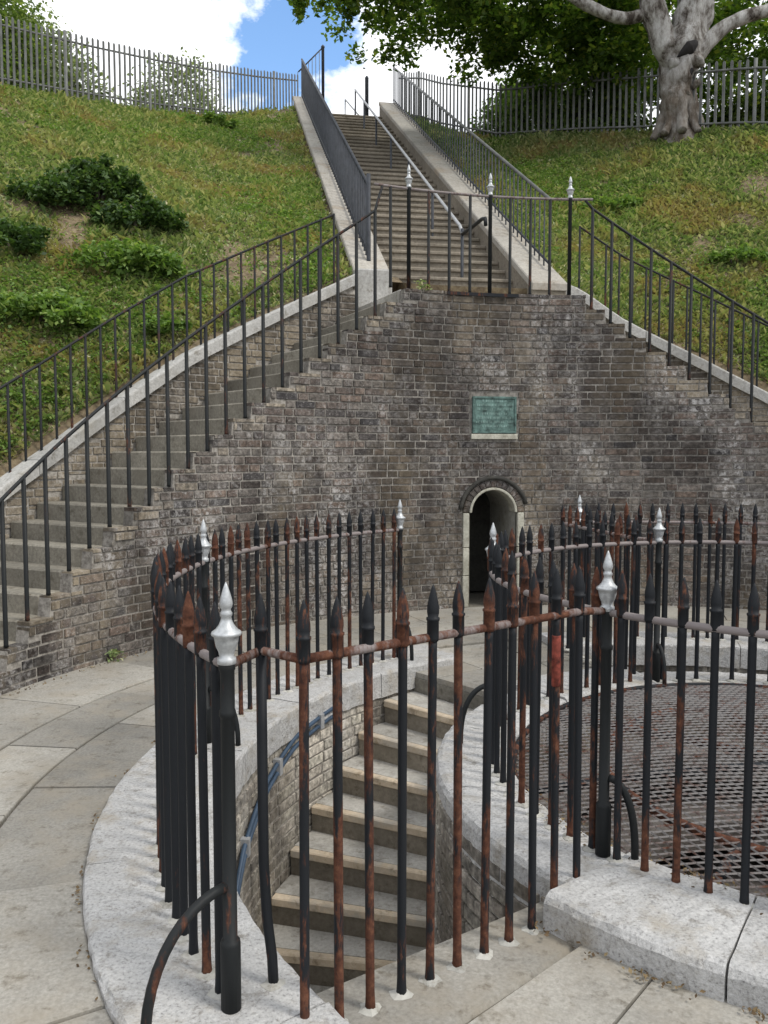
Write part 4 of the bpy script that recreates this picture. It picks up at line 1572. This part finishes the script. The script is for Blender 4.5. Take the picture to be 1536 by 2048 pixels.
    put('crown', quick_mesh('crown', v, f, 'beech_leaf'), t)


def bush(name, label, base, radii, n, per, size, mat, seed, cat='bush', stems=4, group=None):
    t = thing(name, label, cat, tuple(base), group)
    g = np.random.default_rng(seed)
    cs, rs = [], []
    for i in range(n):
        d = g.normal(size=3); d /= np.linalg.norm(d); d[2] = abs(d[2])
        q = 0.35 + 0.65 * g.random() ** 0.5
        c = np.array(base) + d * q * np.array(radii) + np.array([0, 0, 0.12 * radii[2]])
        cs.append(c)
        s = 0.16 * max(radii) * g.uniform(0.7, 1.3)
        rs.append((s * 1.2, s * 1.2, s))
    v, f = leaf_cloud(cs, rs, per, size, 0.3, 0.6, seed)
    put('crown', quick_mesh('crown', v, f, mat), t)
    for i in range(stems):
        a = 6.28 * i / stems + g.random()
        e = np.array(base) + np.array([math.cos(a) * radii[0] * 0.5, math.sin(a) * radii[1] * 0.5, radii[2] * 0.75])
        st = limb([np.array(base) + [0, 0, -0.1], (np.array(base) + e) / 2 + g.normal(size=3) * 0.05, e], [0.04 * radii[2] + 0.01, 0.03 * radii[2] + 0.008, 0.008], 7, 0.1, i)
        solid('trunk' if cat == 'tree' else 'stem', st, 'bark', t, smooth=True)
    return t


def gz(x, y): return (x, y, ground_z(x, y) - 0.03)


def build_plants():
    build_tree()
    # behind the crest fences
    p = at_depth(350, 230, 23); bush('shrub', 'pale green rounded shrub behind the left crest fence', gz(p[0], p[1]), (1.6, 1.0, 2.75), 130, 110, 0.05, 'pale_leaf', 31, stems=5)
    p = at_depth(100, 180, 18.5); bush('small_tree', 'tall leafy tree behind the far end of the left crest fence', gz(p[0], p[1]), (1.15, 1.2, 2.6), 130, 100, 0.05, 'pale_leaf', 32, 'tree', 5)
    p = at_depth(10, 150, 17); bush('small_tree', 'upright green tree taller than its neighbour behind the left fence', gz(p[0], p[1]), (0.7, 0.8, 2.9), 90, 100, 0.05, 'hedge_leaf', 33, 'tree', 4)
    p = at_depth(500, 235, 24); bush('shrub', 'low straggling shrub behind the left crest fence near the long steps', gz(p[0], p[1]), (1.1, 0.7, 0.75), 40, 70, 0.045, 'pale_leaf', 37, stems=3)
    p = at_depth(1060, 260, 18.5); bush('hedge_shrub', 'yellow green shrub behind the right crest fence beside the tree', gz(p[0], p[1]), (1.1, 0.9, 1.75), 130, 110, 0.05, 'nettle_leaf', 34, stems=5)
    p = at_depth(1190, 262, 17.6); bush('hedge_shrub', 'broad green shrub behind the right crest fence at the tree trunk', gz(p[0], p[1]), (1.15, 0.9, 1.55), 130, 110, 0.05, 'nettle_leaf', 35, stems=5)
    p = at_depth(1480, 255, 17.5); bush('hedge_shrub', 'dense green shrub behind the right crest fence, right of the tree trunk', gz(p[0], p[1]), (1.3, 0.9, 1.7), 140, 110, 0.05, 'hedge_leaf', 36, stems=5)
    # on the banks
    for i, (px, py, rad, n, mat, lab) in enumerate((
            (195, 405, (0.62, 0.5, 0.50), 90, 'bramble_leaf', 'dark bramble clump standing highest on the left bank'),
            (95, 405, (0.65, 0.4, 0.26), 60, 'bramble_leaf', 'low dark bramble spreading beside the tallest clump'),
            (275, 455, (0.58, 0.4, 0.34), 60, 'bramble_leaf', 'dark bramble clump just downhill of the tallest one'),
            (240, 545, (0.70, 0.4, 0.30), 70, 'nettle_leaf', 'bright green nettle patch on the left bank below the brambles'),
            (60, 640, (0.7, 0.4, 0.26), 60, 'nettle_leaf', 'green nettle patch low on the left bank above the coping'),
            (15, 500, (0.5, 0.4, 0.34), 50, 'bramble_leaf', 'dark bramble clump on the left bank beside a bare earth streak'),
            (418, 250, (0.55, 0.3, 0.22), 30, 'nettle_leaf', 'bright green clump at the foot of the left crest fence'),
            (330, 660, (0.36, 0.25, 0.15), 22, 'nettle_leaf', 'small green weed patch just behind the left coping'),
            (1480, 520, (0.42, 0.3, 0.16), 24, 'nettle_leaf', 'bright weed clump on the right bank'),
            (1230, 415, (0.5, 0.3, 0.14), 24, 'nettle_leaf', 'low green weed clump on the right bank nearer the long steps'))):
        q = on_slope(px, py)
        bush('bramble' if 'bramble' in lab else 'weed_clump', lab, (q[0], q[1], q[2] - 0.04), rad, n, 60, 0.036, mat, 60 + i, 'plant', 3)
    # ground cover over the banks
    g = np.random.default_rng(77)
    n = 380000
    th = g.uniform(52, 160, n)
    s = g.random(n)
    rc = np.interp(th, [a for a, b, c in CREST], [b for a, b, c in CREST])
    R = np.sqrt(6.32 ** 2 + (rc ** 2 * 1.03 - 6.32 ** 2) * s)
    x = CX + R * np.cos(np.radians(th)); y = CY + R * np.sin(np.radians(th))
    dx, dy = x - CX, y - CY
    l = dx * V[0] + dy * V[1]; r = dx * U[0] + dy * U[1]
    ok = ~((l > -1.47) & (l < 1.05) & (r < R_TOP + 3))
    x, y = x[ok], y[ok]
    bare = np.array([noise.noise((a * 0.62, b * 0.62, 9.0)) + 0.55 * noise.noise((a * 2.3, b * 2.3, 3.0)) for a, b in zip(x, y)])
    keep = g.random(len(x)) > np.clip((bare - 0.16 - 0.25 * (x > 0.5)) * 3.0, 0, 0.85)
    x, y = x[keep], y[keep]
    z = np.array([ground_z(a, b) for a, b in zip(x, y)])
    n = len(x)
    m = 0.5 + 0.5 * np.array([noise.noise((a * 0.9, b * 0.9, 5.0)) for a, b in zip(x, y)])
    h = (0.022 + 0.10 * g.random(n) ** 2 * (0.2 + 1.3 * m)) * g.uniform(0.6, 1.2, n)
    a = g.uniform(0, 2 * PI, n)
    lean = g.uniform(0.4, 1.7, n)[:, None]
    dirv = np.stack([np.cos(a), np.sin(a), np.zeros(n)], 1)
    side = np.stack([-np.sin(a), np.cos(a), np.zeros(n)], 1)
    base = np.stack([x, y, z - 0.01], 1)
    up = np.zeros((n, 3)); up[:, 2] = h
    w = (0.005 + 0.015 * g.random(n))[:, None]
    broad = (g.random(n) < 0.3)[:, None]
    w = np.where(broad, w * 1.8, w)
    mid = base + up * 0.6 + dirv * h[:, None] * lean * 0.45
    tip = base + up * 0.85 + dirv * h[:, None] * lean
    v = np.stack([base, mid + side * w, tip, mid - side * w], 1).reshape(-1, 3)
    # low leafy growth in drifts among the grass
    cs = []
    while len(cs) < 4200:
        a_, s_ = g.uniform(56, 158), g.random()
        rcx, _ = crest(a_)
        R_ = math.sqrt(6.4 ** 2 + (rcx ** 2 - 6.4 ** 2) * s_)
        x_, y_, _ = P(R_, a_)
        l_ = (x_ - CX) * V[0] + (y_ - CY) * V[1]
        if -1.6 < l_ < 1.2: continue
        if noise.noise((x_ * 0.5, y_ * 0.5, 14.0)) + 0.4 * noise.noise((x_ * 1.9, y_ * 1.9, 1.0)) < g.uniform(-0.05, 0.35): continue
        cs.append((x_, y_, ground_z(x_, y_) + 0.02))
    rd = [(q, q, q * 0.55) for q in g.uniform(0.06, 0.16, len(cs))]
    v2, f2 = leaf_cloud(cs, rd, 26, 0.019, 0.1, 0.75, 15, 0.75)
    tag(put('ground_cover', quick_mesh('ground_cover', v2, f2, 'nettle_leaf')), 'low leafy weeds in drifts over both banks', 'weeds', kind='stuff')
    o = put('grass', quick_mesh('grass', v, np.arange(4 * n).reshape(-1, 4), 'slope_growth'))
    tag(o, 'rough grass and weeds covering both banks', 'grass', kind='stuff')


def build_wall_weeds():
    for i, (R, th, z, sz, lab) in enumerate(((4.88, 110.6, Z_LAND - 0.02, 0.10, 'dry brown weed tuft rooted at the landing edge'), (4.80, 150, 0.0, 0.09, 'small weed tuft at the foot of the brick wall beside the path'),
                                             (4.80, 141, 0.0, 0.07, 'tiny weed tuft at the brick wall foot behind the left railing'))):
        b = P(R, th, z)
        v, f = leaf_cloud([(b[0], b[1], b[2] + sz * 0.5)], [(sz, sz * 0.8, sz * 0.7)], 70, 0.022, 0.2, 0.4, 90 + i, 0.4)
        st = limb([np.array(b), np.array(b) + [0.01, 0, sz * 0.4], np.array(b) + [0.02, -0.01, sz * 0.9]], [0.004, 0.003, 0.002], 6, 0.1, i)
        t = thing('weed_tuft', lab, 'plant', b)
        put('leaves', quick_mesh('leaves', v, f, 'slope_growth'), t)
        solid('stem', st, 'bark', t)


def build_litter():
    """dry leaves caught against the kerbs"""
    g = np.random.default_rng(5)
    def drift(R, spread, a0, a1, z, n):
        out = []
        while len(out) < n:
            m = g.uniform(a0, a1)
            for _ in range(int(g.integers(2, 9))):
                out.append(P(R + abs(g.normal()) * spread, m + g.normal() * 1.0, z))
        return out
    c = drift(1.985, 0.03, 219, 246, -0.012, 110) + drift(3.365, 0.02, 140, 222, 0.008, 120) + drift(1.44, 0.06, 180, 240, 0.088, 190) + drift(4.76, 0.04, 138, 166, 0.008, 140)
    v, f = leaf_cloud(c, [(0.010, 0.010, 0.004)] * len(c), 1, 0.009, 0, 0.9, 9)
    o = put('leaf_litter', quick_mesh('leaf_litter', v, f, 'dry_leaf'))
    tag(o, 'scattered dry leaf litter along the kerbs', 'leaf litter', kind='stuff')


def build_far_things():
    def shed(name, label, cx, cy, w, d, h, mat, cat='shed'):
        z = ground_z(cx, cy) - 0.05
        t = thing(name, label, cat, (cx, cy, z))
        solid('wall', box(cx - w / 2, cx + w / 2, cy - d / 2, cy + d / 2, z, z + h), mat, t, 0.01)
        rv = [(cx - w / 2 - .1, cy - d / 2 - .1, z + h), (cx + w / 2 + .1, cy - d / 2 - .1, z + h), (cx + w / 2 + .1, cy + d / 2 + .1, z + h), (cx - w / 2 - .1, cy + d / 2 + .1, z + h),
              (cx - w / 2 - .1, cy, z + h + d * 0.28), (cx + w / 2 + .1, cy, z + h + d * 0.28)]
        solid('roof', (rv, [(0, 1, 5, 4), (2, 3, 4, 5), (0, 4, 3), (1, 2, 5), (3, 2, 1, 0)]), 'slate_roof', t)
        dr = solid('door', box(cx - 0.35, cx + 0.35, cy - d / 2 - 0.03, cy - d / 2 - 0.003, z + 0.05, z + min(h - 0.1, 1.9)), 'slate_paint', t)
        solid('window', box(cx + 0.45, cx + w / 2 - 0.1, cy - d / 2 - 0.02, cy - d / 2 - 0.003, z + h * 0.45, z + h * 0.8), 'glazing', t)
    p = at_depth(372, 225, 21.8); shed('shed', 'low dark shed seen between the bars of the left crest fence', p[0], p[1], 0.9, 0.9, 0.55, 'dark_timber')
    p = at_depth(990, 265, 19.0); shed('shed', 'low black shed behind the right crest fence beside the yellow green shrub', p[0], p[1], 0.75, 0.8, 0.42, 'dark_timber')



build_ground()
build_hillside()
build_pavement()
build_shaft()
build_main_wall()
build_niche()
build_side_stairs()
build_flight()
build_mesh_cover()
build_spiked_railings()
build_side_rails()
build_flight_rails()
build_crest()
build_far_things()
build_plants()
build_litter()
build_wall_weeds()
